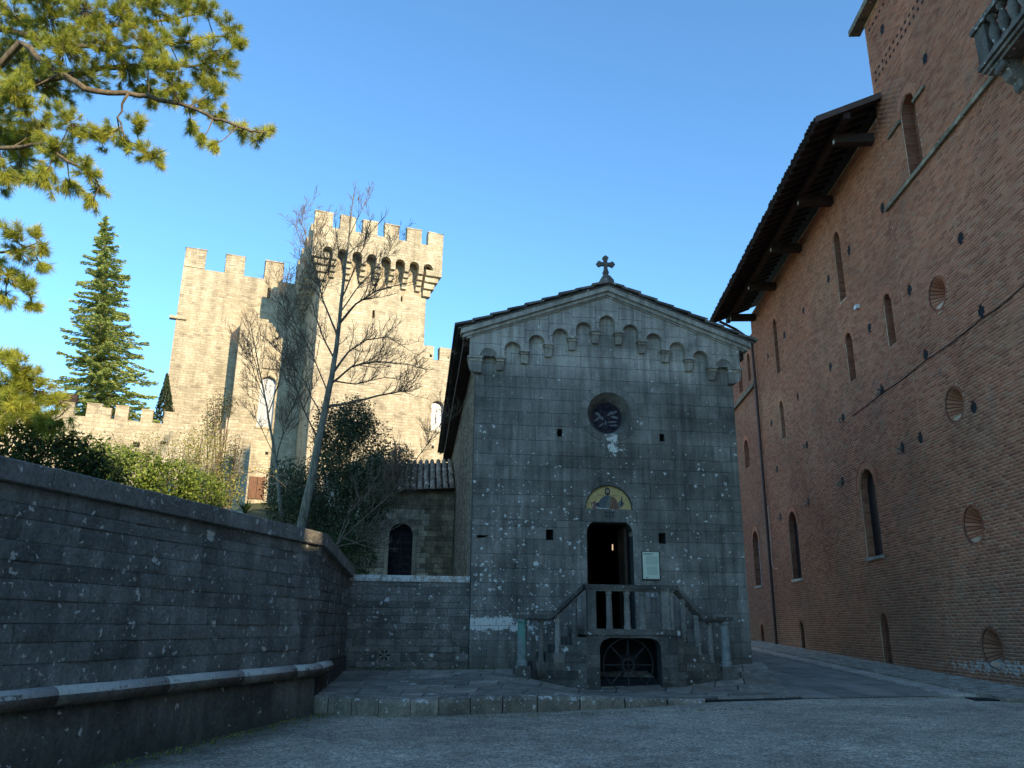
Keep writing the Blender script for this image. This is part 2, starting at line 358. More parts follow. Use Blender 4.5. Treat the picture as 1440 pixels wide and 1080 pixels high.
def make_soil():
    b = NB('garden_soil'); p = b.pos(); n = b.noise(p, 2.5, 6, 0.7)
    return b.bsdf(b.ramp(n, [(0.3, (0.035, 0.04, 0.02)), (0.7, (0.10, 0.11, 0.05))]), 0.95, b.bump(n, 0.6, 0.05))
M['soil'] = make_soil()
def make_road():
    b = NB('worn_road_stone'); p = b.pos(); n = b.noise(p, 1.2, 6, 0.65); f = b.noise(p, 24, 5, 0.7)
    c = b.ramp(n, [(0.3, (0.19, 0.162, 0.13)), (0.7, (0.35, 0.30, 0.245))]); c = b.val(c, b.rng(f, 0.3, 0.7, 0.75, 1.25))
    c = b.val(c, b.rng(b.orand(), 0, 1, 0.78, 1.22))
    c = b.mix(b.rng(b.noise(p, 0.8, 5, 0.7), 0.58, 0.7, 0, 0.45), c, (0.06, 0.07, 0.045))
    return b.bsdf(c, 0.9, b.bump(f, 0.5, 0.01))
M['road'] = make_road()

def make_leaf(name, c0, c1, c2, trans=0.35):
    b = NB(name); r = b.attr(); p = b.pos()
    c = b.ramp(r, [(0.0, c0), (0.55, c1), (1.0, c2)])
    c = b.val(c, b.rng(b.noise(p, 1.3, 3, 0.6), 0.3, 0.7, 0.75, 1.25))
    d = b.n('ShaderNodeBsdfPrincipled'); b.put(d.inputs['Base Color'], c); d.inputs['Roughness'].default_value = 0.55; d.inputs['Specular IOR Level'].default_value = 0.25
    t = b.n('ShaderNodeBsdfTranslucent'); b.put(t.inputs[0], c)
    m = b.n('ShaderNodeMixShader'); m.inputs[0].default_value = trans
    b.t.links.new(d.outputs[0], m.inputs[1]); b.t.links.new(t.outputs[0], m.inputs[2]); b.t.links.new(m.outputs[0], b.out.inputs[0])
    return b.m
M['pine'] = make_leaf('pine_needles', (0.19, 0.24, 0.04), (0.38, 0.40, 0.055), (0.56, 0.52, 0.08), 0.3)
M['conifer'] = make_leaf('conifer_needles', (0.17, 0.24, 0.075), (0.32, 0.38, 0.10), (0.48, 0.48, 0.14), 0.25)
M['cypress'] = make_leaf('cypress_foliage', (0.015, 0.028, 0.012), (0.028, 0.045, 0.018), (0.05, 0.065, 0.025), 0.15)
M['hedge'] = make_leaf('hedge_leaves', (0.07, 0.11, 0.02), (0.16, 0.22, 0.035), (0.32, 0.35, 0.07), 0.25)
M['laurel'] = make_leaf('dark_laurel_leaves', (0.03, 0.05, 0.016), (0.06, 0.09, 0.025), (0.11, 0.14, 0.04), 0.25)
M['straw'] = make_leaf('autumn_leaves', (0.16, 0.19, 0.04), (0.32, 0.30, 0.08), (0.5, 0.38, 0.13), 0.25)
M['oak'] = make_leaf('holm_oak_leaves', (0.035, 0.045, 0.02), (0.075, 0.09, 0.04), (0.15, 0.165, 0.085), 0.2)
def make_bark(name, lo, hi):
    b = NB(name); p = b.pos(); n = b.noise(b.mapv(p, (9, 9, 2.2)), 1.5, 6, 0.7)
    c = b.ramp(n, [(0.35, lo), (0.65, hi)]); f = b.noise(p, 7, 6, 0.7)
    c = b.mix(b.rng(f, 0.6, 0.66, 0, 0.4), c, (0.3, 0.31, 0.27))
    return b.bsdf(c, 0.95, b.bump(n, 0.7, 0.03))
M['bark'] = make_bark('grey_bark', (0.10, 0.088, 0.062), (0.30, 0.265, 0.195))
M['twig'] = make_bark('twig_bark', (0.10, 0.068, 0.045), (0.19, 0.135, 0.092))
M['pinebark'] = make_bark('pine_bark', (0.06, 0.045, 0.03), (0.20, 0.155, 0.10))

# ------------------------------------------------------------------ ground
def H(x, y): return -1.74 + 0.012*x + 0.012*y + 0.013*max(0.0, y-19)
def grid(name, xs, ys, zf, mat, **k):
    V = np.array([(x, y, zf(x, y)) for y in ys for x in xs]); nx = len(xs)
    Fc = np.array([(j*nx+i, j*nx+i+1, (j+1)*nx+i+1, (j+1)*nx+i) for j in range(len(ys)-1) for i in range(nx-1)])
    return npmesh(name, V, Fc, mat, **k)
grid('ground', [-1500,-300,-60,0,60,300,1500], [-1500,-300,-60,0,60,300,1500], lambda x,y: -3.2, M['soil'], kind='structure')
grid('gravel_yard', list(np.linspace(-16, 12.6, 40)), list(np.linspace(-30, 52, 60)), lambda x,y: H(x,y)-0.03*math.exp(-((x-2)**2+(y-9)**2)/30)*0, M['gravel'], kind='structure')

# frames of the buildings -------------------------------------------------
A_CH = R(6.5); O_CH = Vector((-1.017, 21.5, 0))
def chw(s, y, z=0):    # chapel local -> world
    return Vector((O_CH.x + s*math.cos(A_CH) - y*math.sin(A_CH), O_CH.y + s*math.sin(A_CH) + y*math.cos(A_CH), z))
# ------------------------------------------------------------------ coursed masonry generator
def courses(z0, z1, h, jit=0.15):
    zs = [z0]
    while zs[-1] < z1 - 0.5*h: zs.append(min(z1, zs[-1] + h*random.uniform(1-jit, 1+jit)))
    zs[-1] = z1; return zs
def course_polys(zs, xl, xr, wid, opens=(), joint=0.008, minw=0.12):
    """yields (poly, left edge, right edge, za, zb); opens: list of (zlo, zhi, xl(z), xr(z), centre)"""
    for r_ in range(len(zs)-1):
        za, zb = zs[r_] + joint/2, zs[r_+1] - joint/2
        ops = sorted([o for o in opens if o[0] < zb-1e-4 and o[1] > za+1e-4], key=lambda o: o[4])
        samp = {za, zb}
        for o in ops:
            for q in np.linspace(max(za, o[0]), min(zb, o[1]), 7 if (zb-za) < 0.8 else 25): samp.add(float(q))
            for q in (o[0], o[1]):
                if za < q < zb: samp.add(q-1e-4); samp.add(q+1e-4)
        samp = sorted(samp)
        def edge(o, side):
            pts = []
            for q in samp:
                x = (o[2](q) if side == 'l' else o[3](q)) if o[0] <= q <= o[1] else o[4]
                pts.append((x, q))
            res = [pts[0]]
            for p in pts[1:]:
                if abs(p[0]-res[-1][0]) + abs(p[1]-res[-1][1]) > 1e-5: res.append(p)
            # drop collinear points
            red = [res[0]]
            for i in range(1, len(res)-1):
                p, q, n_ = red[-1], res[i], res[i+1]
                if abs((q[0]-p[0])*(n_[1]-p[1]) - (q[1]-p[1])*(n_[0]-p[0])) > 1e-7: red.append(q)
            red.append(res[-1]); return red
        bounds = []; L_ = [(xl(za), za), (xl(zb), zb)]
        for o in ops:
            bounds.append((L_, edge(o, 'l'))); L_ = edge(o, 'r')
        bounds.append((L_, [(xr(za), za), (xr(zb), zb)]))
        for bl, brr in bounds:
            a = max(p[0] for p in bl); b_ = min(p[0] for p in brr)
            if max(p[0] for p in brr) - min(p[0] for p in bl) < 0.04: continue
            cuts = []
            if wid:
                x = a + random.uniform(0.35, 1.0)*wid
                while x < b_ - minw*1.6: cuts.append(x); x += wid*random.uniform(0.6, 1.35)
            els = [bl] + [[(c+joint/2, za), (c+joint/2, zb)] for c in cuts]
            ers = [[(c-joint/2, za), (c-joint/2, zb)] for c in cuts] + [brr]
            for el, er in zip(els, ers):
                pl = []
                for p in list(er) + list(reversed(el)):
                    if not pl or abs(p[0]-pl[-1][0]) + abs(p[1]-pl[-1][1]) > 5e-5: pl.append(p)
                if len(pl) >= 3: yield pl, el, er, za, zb
_ph = [random.uniform(0, 6.28) for _ in range(8)]
def rough_block(m, el, er, za, zb, yy, y1, rough):
    """quarry-faced block: bulging, uneven front"""
    x0_, x1_ = el[0][0], er[0][0]; nx, nz = (7, 4) if x1_-x0_ > 0.4 else (4, 3)
    k1, k2, k3 = random.uniform(3, 7), random.uniform(6, 12), random.uniform(0, 6.28)
    vs, fs = [], []
    for j in range(nz+1):
        t = j/nz; xa_ = el[0][0]*(1-t)+el[-1][0]*t; xb_ = er[0][0]*(1-t)+er[-1][0]*t
        for i in range(nx+1):
            e = 0 < i < nx and 0 < j < nz; x = xa_ + (xb_-xa_)*i/nx; z = za + (zb-za)*t
            d = (0.42 + 0.3*math.sin(k1*x+k3) * math.sin(k2*z+k3*2) + random.uniform(-.3, .3))*rough if e else random.uniform(0, 0.45)*rough
            vs.append((x + (random.uniform(-.02,.02) if e else 0), yy - d, z + (random.uniform(-.012,.012) if e else 0)))
    for j in range(nz):
        for i in range(nx): q = j*(nx+1)+i; fs.append((q, q+1, q+nx+2, q+nx+1))
    ring = [i for i in range(nx+1)] + [j*(nx+1)+nx for j in range(1, nz+1)] + [nz*(nx+1)+i for i in range(nx-1, -1, -1)] + [j*(nx+1) for j in range(nz-1, 0, -1)]
    bb = len(vs); nr = len(ring)
    for i in ring: vs.append(vs[i])
    for i in ring: vs.append((vs[i][0], y1, vs[i][2]))
    for t in range(nr):
        t2 = (t+1) % nr; fs.append((bb+t, bb+nr+t, bb+nr+t2, bb+t2))
    m.add(vs, fs)
def lay(name, parent, mat, zs, xl, xr, wid, opens=(), joint=0.008, y0=-0.012, y1=0.03, ch=0.006, rough=0, yj=0.005, minw=0.12):
    out = []
    for pl, el, er, za, zb in course_polys(zs, xl, xr, wid, opens, joint, minw):
        m = MB(); yy = y0 + random.uniform(-yj, yj)
        if rough and len(pl) == 4: rough_block(m, el, er, za, zb, yy, y1, rough)
        else: m.prism(pl, yy, y1, ch, back=False)
        out.append(m.build(name, mat, parent))
    return out
def core(name, parent, mat, z0, z1, xl, xr, opens, y0, y1, extra=()):
    """wall core with real openings"""
    zs = sorted({z0, z1, *[q for q in extra if z0 < q < z1]}); m = MB()
    for pl, *_ in course_polys(zs, xl, xr, None, opens, 0.0): m.prism(pl, y0, y1)
    return m.build(name, mat, parent)
def arc_open(cx, zc, r, z_lo, clear=0.0):
    """opening with straight jambs up to zc and a round head"""
    def hw(z): return r if z <= zc else math.sqrt(max(0, r*r - (z-zc)**2))
    return (z_lo, zc+r, lambda z: cx-hw(z), lambda z: cx+hw(z), cx)
def circ_open(cx, zc, r):
    hw = lambda z: math.sqrt(max(0, r*r - (z-zc)**2))
    return (zc-r, zc+r, lambda z: cx-hw(z), lambda z: cx+hw(z), cx)
def rect_open(x0, x1, z0, z1): return (z0, z1, lambda z: x0, lambda z: x1, (x0+x1)/2)
def arcpts(cx, zc, r, a0, a1, n): return [(cx + r*math.cos(R(a0+(a1-a0)*i/n)), zc + r*math.sin(R(a0+(a1-a0)*i/n))) for i in range(n+1)]
def ring_stones(name, parent, mat, cx, zc, r0, r1, a0, a1, n, y0, y1, gap=0.006, ch=0.005):
    for i in range(n):
        p0 = a0+(a1-a0)*i/n; p1 = a0+(a1-a0)*(i+1)/n; g = math.degrees(gap/2/r0)
        m = MB(); yy = y0 + random.uniform(-.003, .003)
        poly = arcpts(cx, zc, r1, p0+g*r0/r1, p1-g*r0/r1, 3) + arcpts(cx, zc, r0, p1-g, p0+g, 3)
        m.prism(poly, yy, y1, ch, back=False); m.build(name, mat, parent)

# ================================================================== CHAPEL
chapel = empty('chapel', O_CH, A_CH, 'dark grey stone chapel with gabled front and stepped blind arcade', 'chapel')
SC, SLOPE, CW = 3.75, 0.367, 7.47
def roofz(s, top=9.21): return top - SLOPE*abs(s - SC)
def gl(z): return max(0.0, SC - (9.21 - z)/SLOPE) if z > 7.0 else 0.0
def gr(z): return min(CW, SC + (9.21 - z)/SLOPE) if z > 7.0 else CW
DOOR_C = 3.72
def door_hw(z):
    if z < 2.38: return 0.635
    t = min(1.0, (z-2.38)/0.30); return 0.635 - 0.165*(1-math.sqrt(max(0, 1-t*t)))
door_open = (-0.06, 2.70, lambda z: DOOR_C-door_hw(z), lambda z: DOOR_C+door_hw(z), DOOR_C)
lun_open = arc_open(DOOR_C, 3.07, 0.64, 3.07); lun_open = (3.07, 3.71, lun_open[2], lun_open[3], DOOR_C)
rose_open = circ_open(3.79, 5.75, 0.62)
holes = [rect_open(2.30, 2.44, 5.04, 5.25), rect_open(5.22, 5.36, 5.01, 5.22), rect_open(1.98, 2.18, 2.20, 2.48), rect_open(5.07, 5.27, 2.17, 2.45), rect_open(0.14, 0.44, 2.22, 2.29)]
opens_core = [door_open, (3.07, 3.71, lun_open[2], lun_open[3], DOOR_C), rose_open] + holes
fw = core('facade_wall', chapel, M['mortar'], -1.6, 9.21, gl, gr, opens_core, 0.0, 0.55, (2.9, 4.4, 7.84))
rose_b = circ_open(3.79, 5.75, 0.84); lun_b = arc_open(DOOR_C, 3.07, 0.66, 3.07); lun_b = (2.72, 3.73, lambda z: DOOR_C-(0.76 if z < 3.07 else math.sqrt(max(0, .66**2-(z-3.07)**2))), lambda z: DOOR_C+(0.76 if z < 3.07 else math.sqrt(max(0, .66**2-(z-3.07)**2))), DOOR_C)
door_b = (-0.06, 2.719, lambda z: DOOR_C-0.80, lambda z: DOOR_C+0.80, DOOR_C)
random.seed(11)
zs = courses(-1.5, 2.72, 0.365, 0.14)[:-1] + [2.72, 3.07] + courses(3.07, 9.05, 0.365, 0.14)[1:]
blocks = lay('ashlar_block', fw, M['ashlar'], zs, gl, gr, 0.70, [rose_b, lun_b, door_b] + holes, joint=0.007, y0=-0.012, yj=0.004, ch=0.005)
# door surround: jamb stones, shoulder corbels, lintel
for sd in (-1, 1):
    zq = [-0.06, 0.5, 1.1, 1.75, 2.36]
    for i in range(4):
        m = MB(); a, b_ = DOOR_C+sd*0.637, DOOR_C+sd*0.797
        m.box(min(a,b_), max(a,b_), -0.02-random.random()*0.004, 0.3, zq[i]+0.004, zq[i+1]-0.004); m.build('door_jamb_stone', M['ashlar'], fw)
    m = MB(); pts = [(DOOR_C+sd*0.797, 2.364), (DOOR_C+sd*0.797, 2.716)]
    cur = [(DOOR_C+sd*door_hw(z), z) for z in np.linspace(2.70, 2.364, 8)]
    poly = pts + [(cur[0][0], 2.716)] + cur
    if sd < 0: poly = poly[::-1]
    m.prism(poly, -0.022, 0.5, 0.006); m.build('door_shoulder', M['ashlar'], fw)
m = MB(); m.box(DOOR_C-0.75, DOOR_C+0.75, -0.025, 0.3, 2.724, 3.066); lint = m.build('lintel', M['pale_ashlar'] if False else M['ashlar'], fw)
# carved monogram on the lintel
m = MB(); t = 0.02
for x0, x1, z0, z1 in ((-.15,.15,2.955,2.975),(-.15,-.02,2.875,2.893),(.02,.15,2.875,2.893),(-.105,-.085,2.80,3.02),(.085,.105,2.80,3.02),(-.012,.012,2.80,2.99),(-.15,-.132,2.955,3.01),(.132,.15,2.84,2.893)):
    m.box(DOOR_C+x0, DOOR_C+x1, -0.0275, -0.02, z0, z1)
m.build('carved_monogram', M['mortar'], lint)
ring_stones('rose_voussoir', fw, M['ashlar'], 3.79, 5.75, 0.625, 0.835, -90, 270, 18, -0.016, 0.06)
# flared voussoirs over the lunette
for a0, a1 in ((52, 82), (98, 128)):
    m = MB(); poly = arcpts(DOOR_C, 3.07, 0.68, a0, a1, 4)
    poly = [(DOOR_C+1.12*math.cos(R(a0)), 3.07+1.12*math.sin(R(a0))), (DOOR_C+1.12*math.cos(R(a1)), 3.07+1.12*math.sin(R(a1)))] + poly[::-1]
    m.prism(poly, -0.019, 0.02, 0.004, back=False); m.build('lunette_voussoir', M['ashlar'], fw)
# rose splay and glazing
N = 40
m = MB(); vs = []; fs = []
for r_, y in ((0.62, -0.005), (0.45, 0.34)):
    for k in range(N): vs.append((3.79 + r_*math.cos(2*math.pi*k/N), y, 5.75 + r_*math.sin(2*math.pi*k/N) - (0.03 if r_ < .5 else 0)))
for k in range(N): j = (k+1) % N; fs.append((k, j, N+j, N+k))
m.add(vs, fs); m.build('rose_splay', M['ashlar'], fw)
b = NB('dark_leaded_glass'); p = b.obj(); v = b.xyz(b.vor(p, 9, 'Color'))
M['glass'] = b.bsdf(b.ramp(v[0], [(0, (0.012, 0.012, 0.018)), (0.6, (0.03, 0.022, 0.03)), (1, (0.045, 0.035, 0.04))]), 0.6, b.bump(b.vor(p, 9), 0.4, 0.01), spec=0.1)
rw = MB(); rw.prism([(3.79+0.455*math.cos(2*math.pi*k/32), 5.72+0.455*math.sin(2*math.pi*k/32)) for k in range(32)], 0.335, 0.36)
rose = rw.build('rose_window', M['glass'], chapel)
m = MB()
for k in range(48):
    pass
m.tube([(3.79+0.43*math.cos(2*math.pi*k/32), 0.325, 5.72+0.43*math.sin(2*math.pi*k/32)) for k in range(33)], 0.014, 5); m.build('glazing_ring', M['iron'], rose)
b = NB('pale_glass'); M['paleglass'] = b.bsdf(b.val((0.16, 0.145, 0.15), b.rng(b.noise(b.obj(), 14, 4, 0.7), 0.3, 0.7, 0.4, 1.5)), 0.4)
for (cx, cz, ang, ln, wd) in ((-.26,.10,-25,.19,.07),(-.17,-.0,-35,.2,.08),(-.28,-.06,35,.22,.06),(.1,.12,40,.2,.07),(.22,.16,30,.22,.07),(.24,.02,-10,.24,.06),(.16,-.12,5,.3,.05),(.2,-.22,5,.26,.05),(-.03,-.15,85,.16,.04),(-.16,-.22,40,.2,.04)):
    m = MB(); c_, s_ = math.cos(R(ang)), math.sin(R(ang))
    poly = [(3.79+cx + c_*a - s_*b_, 5.72+cz + s_*a + c_*b_) for a, b_ in ((-ln/2,0),(-ln/5,-wd/2),(ln/3,-wd/2),(ln/2,0),(ln/4,wd/2),(-ln/4,wd/2))]
    m.prism(poly, 0.326, 0.337); m.build('glass_piece', M['paleglass'], rose)
# black hole linings, their colour standing in for the shade inside
for o in holes:
    m = MB(); m.box(o[2](o[0])-.02, o[3](o[0])+.02, 0.45, 0.5, o[0]-.02, o[1]+.02); m.build('putlog_hole_shade', M['black'], fw)
# nave behind the door, floor blackened as shade, with its door leaf standing open
m = MB()
nave_x0, nave_x1 = 0.5, 6.97
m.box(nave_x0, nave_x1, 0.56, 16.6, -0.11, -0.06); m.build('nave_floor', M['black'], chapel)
m = MB(); m.box(DOOR_C+0.47, DOOR_C+0.55, 0.30, 1.0, -0.05, 2.62); dl = m.build('door_leaf', M['door'], chapel)
m = MB(); m.box(DOOR_C-0.62, DOOR_C-0.55, 0.30, 0.95, -0.05, 2.62); m.build('door_leaf', M['door'], chapel)
b = NB('slit_glow'); e = b.n('ShaderNodeEmission'); e.inputs[0].default_value = (1, .72, .4, 1); e.inputs[1].default_value = 0.35; b.t.links.new(e.outputs[0], b.out.inputs[0])
m = MB(); m.tube([(DOOR_C+0.36, 1.2, 2.08), (DOOR_C+0.36, 1.2, 2.24)], 0.016, 8); m.build('bright_slit', b.m, chapel)  # glowing tube stands in for a bright slit inside the doorway
# mosaic lunette
def make_gold():
    b = NB('gold_mosaic'); p = b.obj(); v = b.xyz(b.vor(p, 45, 'Color'))[0]
    return b.bsdf(b.ramp(v, [(0, (0.40, 0.245, 0.075)), (1, (0.66, 0.44, 0.16))]), 0.5, b.bump(b.vor(p, 45), 0.5, 0.004), 0.0, 0.5)
M['gold'] = make_gold()
def mos(name, c): 
    b = NB(name); p = b.obj(); v = b.xyz(b.vor(p, 45, 'Color'))[0]
    M[name] = b.bsdf(b.val(c, b.rng(v, 0, 1, 0.6, 1.4)), 0.6); return M[name]
for nme, c in (('mosaic_blue', (0.10,0.105,0.105)), ('mosaic_robe', (0.22,0.11,0.06)), ('mosaic_grey', (0.17,0.16,0.12)), ('mosaic_skin', (0.36,0.24,0.17)), ('mosaic_hair', (0.06,0.04,0.03)), ('mosaic_red', (0.19,0.085,0.065)), ('mosaic_white', (0.5,0.5,0.48)), ('mosaic_dark', (0.05,0.045,0.06))): mos(nme, c)
m = MB(); m.prism(arcpts(DOOR_C, 3.07, 0.64, 0, 180, 28), 0.07, 0.12); lun = m.build('mosaic_lunette', M['gold'], chapel)
def figp(name, mat, pts, lv):
    m = MB(); poly = [(DOOR_C+x, 3.07+z) for x, z in pts]
    ar = sum(poly[i-1][0]*poly[i][1]-poly[i][0]*poly[i-1][1] for i in range(len(poly)))
    if ar < 0: poly = poly[::-1]
    m.prism(poly, 0.07-0.003*lv, 0.071); m.build(name, M[mat], lun)
el = lambda cx, cz, rx, rz, n=14: [(cx+rx*math.cos(2*math.pi*k/n), cz+rz*math.sin(2*math.pi*k/n)) for k in range(n)]
figp('tunic', 'mosaic_blue', [(-.34,.02),(-.30,.16),(-.19,.30),(-.08,.38),(.05,.38),(.05,.02)], 1)
figp('mantle', 'mosaic_robe', [(-.04,.02),(.02,.20),(.07,.38),(.16,.34),(.24,.25),(.28,.12),(.28,.01)], 2)
figp('mantle_fold', 'mosaic_grey', [(-.10,.02),(.0,.28),(.04,.38),(.075,.37),(.06,.22),(.02,.02)], 3)
figp('mantle_fold', 'mosaic_red', [(.10,.02),(.13,.2),(.17,.3),(.2,.22),(.19,.02)], 3)
figp('hair', 'mosaic_hair', el(-.02, .49, .078, .11), 2)
figp('face', 'mosaic_skin', el(-.02, .49, .045, .07), 3)
figp('beard', 'mosaic_hair', [(-.06,.45),(.02,.45),(.02,.40),(-.02,.375),(-.055,.40)], 4)
figp('raised_arm', 'mosaic_grey', [(.24,.10),(.30,.24),(.38,.25),(.42,.16),(.38,.08),(.30,.02)], 2)
figp('raised_sleeve', 'mosaic_dark', [(.33,.10),(.37,.36),(.385,.36),(.40,.22),(.43,.16),(.38,.09)], 3)
figp('cloak_edge', 'mosaic_dark', [(-.38,.03),(-.34,.18),(-.28,.18),(-.24,.04)], 2)
figp('side_figure', 'mosaic_red', [(-.50,.20),(-.45,.17),(-.39,.23),(-.33,.15),(-.37,.01),(-.46,.01)], 3)
figp('side_face', 'mosaic_skin', el(-.44, .09, .03, .055, 10), 4)
figp('scroll', 'mosaic_white', [(-.36,.035),(-.31,.045),(-.29,.02),(.02,-.0),(.02,.02),(-.27,.04),(-.33,.07)], 5)
for x0, txt in ((-.30, 5), (.14, 4)):
    for i in range(txt): figp('gold_letter', 'mosaic_robe', [(x0+i*.035, .36+.012*(i % 2)), (x0+i*.035+.02, .36+.012*(i % 2)), (x0+i*.035+.02, .40), (x0+i*.035, .40)], 1)
# blind arcade band: arch stones, upper stones, corbels
P_ = 0.684
def carch(k): return {0: 8.41}.get(k, 8.17 + 0.235*(-abs(k)+1))
def corb(j):   # corbel between bay j and j+1 (j=-6..5)
    if j == -6 or j == 5: return 7.23
    return 8.17 - 0.235*(abs(j + 0.5) - 0.5)
band = MB(); 
ab = None
m = MB(); m.prism([(-0.12, 7.3), (0.0, 7.3), (0.0, 7.82), (-0.12, 7.78)], 0.0, 0.4); ab = m.build('arcade_band', M['ashlar'], chapel)
for k in range(-5, 6):
    c = SC + k*P_; zc = carch(k); zl, zr = corb(k-1)+0.002, corb(k)+0.002
    xl_, xr_ = c - P_/2, c + P_/2
    if k == -5: xl_ = -0.2
    if k == 5: xr_ = CW + 0.2
    top = min(zc + 0.23 + 0.14, roofz(xl_), roofz(xr_))
    g = 0.003
    arch = arcpts(c, zc, 0.23, 0, 180, 14)
    poly = [(c+0.23, zr), (xr_-g, zr), (xr_-g, top), (xl_+g, top), (xl_+g, zl), (c-0.23, zl)] + arch[::-1]
    m = MB(); m.prism(poly, -0.19+random.uniform(-.003,.003), 0.0, 0.006); m.build('arch_stone', M['ashlar'], ab)
    # raised archivolt
    m = MB(); m.prism(arcpts(c, zc, 0.345, 0, 180, 16) + arcpts(c, zc, 0.232, 180, 0, 16), -0.21, -0.18, 0.004); m.build('archivolt', M['ashlar'], ab)
    a1, b1 = xl_+g, xr_-g
    ztl, ztr = roofz(a1, 9.26), roofz(b1, 9.26)
    z0 = top + 0.006
    poly = [(a1, z0), (b1, z0), (b1, max(z0+.01, ztr))] + ([(SC, 9.26)] if a1 < SC < b1 else []) + [(a1, max(z0+.01, ztl))]
    if max(ztl, ztr) - z0 > 0.5:
        zm = z0 + 0.34; sh = random.uniform(-.12, .12)
        m = MB(); m.prism([(a1, z0), (c+sh, z0), (c+sh, zm-.003), (a1, zm-.003)], -0.19, 0.0, 0.005); m.build('gable_stone', M['ashlar'], ab)
        m = MB(); m.prism([(c+sh+.006, z0), (b1, z0), (b1, zm-.003), (c+sh+.006, zm-.003)], -0.192, 0.0, 0.005); m.build('gable_stone', M['ashlar'], ab)
        poly = [(a1, zm+.003), (b1, zm+.003), (b1, max(zm+.02, ztr))] + ([(SC, 9.26)] if a1 < SC < b1 else []) + [(a1, max(zm+.02, ztl))]
    m = MB(); m.prism(poly, -0.188, 0.0, 0.005); m.build('gable_stone', M['ashlar'], ab)
for j in range(-6, 6):
    zt = corb(j); xc = SC + (j+0.5)*P_
    if j in (-6, 5):
        sd = -1 if j == -6 else 1; x_in = 0.15 if sd < 0 else CW-0.15; x_out = -0.22 if sd < 0 else CW+0.22
        m = MB(); m.box(min(x_in,x_out)-.03, max(x_in,x_out)+.03, -0.20, 0.2, zt-0.055, zt); cb = m.build('corbel_cap', M['ashlar'], ab)
        m = MB(); m.box(min(x_in,x_out), max(x_in,x_out), -0.17, 0.2, zt-0.14, zt-0.057); m.build('corbel_moulding', M['pale_ashlar'], cb)  # paler stone paints in the light this moulding catches above the shaded block
        cur = [(x_out + (0.0 if t == 0 else 0) - sd*(0.2*(1-math.cos(t*math.pi/2))), zt-0.142-0.32*math.sin(t*math.pi/2)) for t in np.linspace(0, 1, 7)]
        poly = [(x_in, zt-0.142), *cur, (x_in, zt-0.47)]
        if sd > 0: poly = poly[::-1]
        m = MB(); m.prism(poly, -0.15, 0.05, 0.0); m.build('corbel_block', M['ashlar'], ab)
    else:
        m = MB(); m.box(xc-0.15, xc+0.15, -0.25, 0.0, zt-0.055, zt); m.build('corbel_cap', M['ashlar'], ab)
        m = MB(); m.box(xc-0.12, xc+0.12, -0.215, 0.0, zt-0.135, zt-0.057); m.build('corbel_moulding', M['pale_ashlar'], ab)  # lightened in colour as the lit moulding over a shaded block
        m = MB(); m.add([(xc-.105,-.19,zt-.137),(xc+.105,-.19,zt-.137),(xc+.09,-.10,zt-.36),(xc-.09,-.10,zt-.36),(xc-.105,0,zt-.137),(xc+.105,0,zt-.137),(xc+.09,0,zt-.36),(xc-.09,0,zt-.36)],
              [(0,3,2,1),(4,5,6,7),(0,1,5,4),(2,3,7,6),(1,2,6,5),(0,4,7,3)]); m.build('corbel_block', M['ashlar'], ab)
# raking cornice, two mouldings per side, and roof slabs
def rake(side, d0, d1, off0, off1, y0, y1):
    a, b_ = SC + side*d0, SC + side*d1
    poly = [(a, 9.21+off0-SLOPE*d0), (b_, 9.21+off0-SLOPE*d1), (b_, 9.21+off1-SLOPE*d1), (a, 9.21+off1-SLOPE*d0)]
    if side < 0: poly = poly[::-1]
    m = MB(); m.prism(poly, y0, y1); return m
corn = rake(-1, 0, 4.05, 0.0, 0.045, -0.225, 0.0).build('raking_cornice', M['ashlar'], chapel)
rake(1, 0, 4.05, 0.0, 0.045, -0.226, 0.0).build('fillet_moulding', M['ashlar'], corn)
for sd in (-1, 1):
    L0 = 0.0
    for i in range(4):
        L1 = L0 + 4.16/4
        rake(sd, L0+.002, L1-.002, 0.047, 0.15, -0.28-0.002*(i % 2), 0.0).build('cornice_stone', M['ashlar'], corn)
        rake(sd, L0+.002, L1-.002+(0.06 if i == 3 else 0), 0.152, 0.30, -0.36-0.002*(i % 2), 0.0).build('cornice_stone', M['ashlar'], corn)
        L0 = L1
# roof: two decks and overlapping stone slabs at the verge
CL_ = 17.0
roof = None
for sd in (-1, 1):
    m = rake(sd, 0, 4.30, 0.302, 0.345, -0.39, CL_)
    if roof is None: roof = m.build('chapel_roof', M['slate'], chapel)
    else: m.build('roof_slope', M['slate'], roof)
    d = 4.40
    for i in range(9):
        ln = 0.56; th = 0.055 + random.uniform(0, .02); lift = 0.347 + random.uniform(0, .01)
        a, b_ = max(0, d-ln), d
        m = MB(); za = 9.21 + lift - SLOPE*a + 0.0; zb = 9.21 + lift + 0.06 - SLOPE*b_
        y0 = -0.43 - random.uniform(0, .05)
        poly = [(SC+sd*a, za), (SC+sd*b_, zb), (SC+sd*b_, zb+th), (SC+sd*a, za+th)]
        if sd < 0: poly = poly[::-1]
        m.prism(poly, y0, 0.9); m.build('roof_slab', M['slate'], roof); d -= 0.49
    for yq in np.arange(0.9, CL_, 0.62):
        for i in range(3):
            a, b_ = 4.40-0.5*i-0.55, 4.40-0.5*i; th = 0.055; m = MB()
            poly = [(SC+sd*a, 9.21+.347-SLOPE*a), (SC+sd*b_, 9.21+.40-SLOPE*b_), (SC+sd*b_, 9.21+.40+th-SLOPE*b_), (SC+sd*a, 9.21+.347+th-SLOPE*a)]
            if sd < 0: poly = poly[::-1]
            m.prism(poly, yq+.005, yq+.61); m.build('roof_slab', M['slate'], roof)
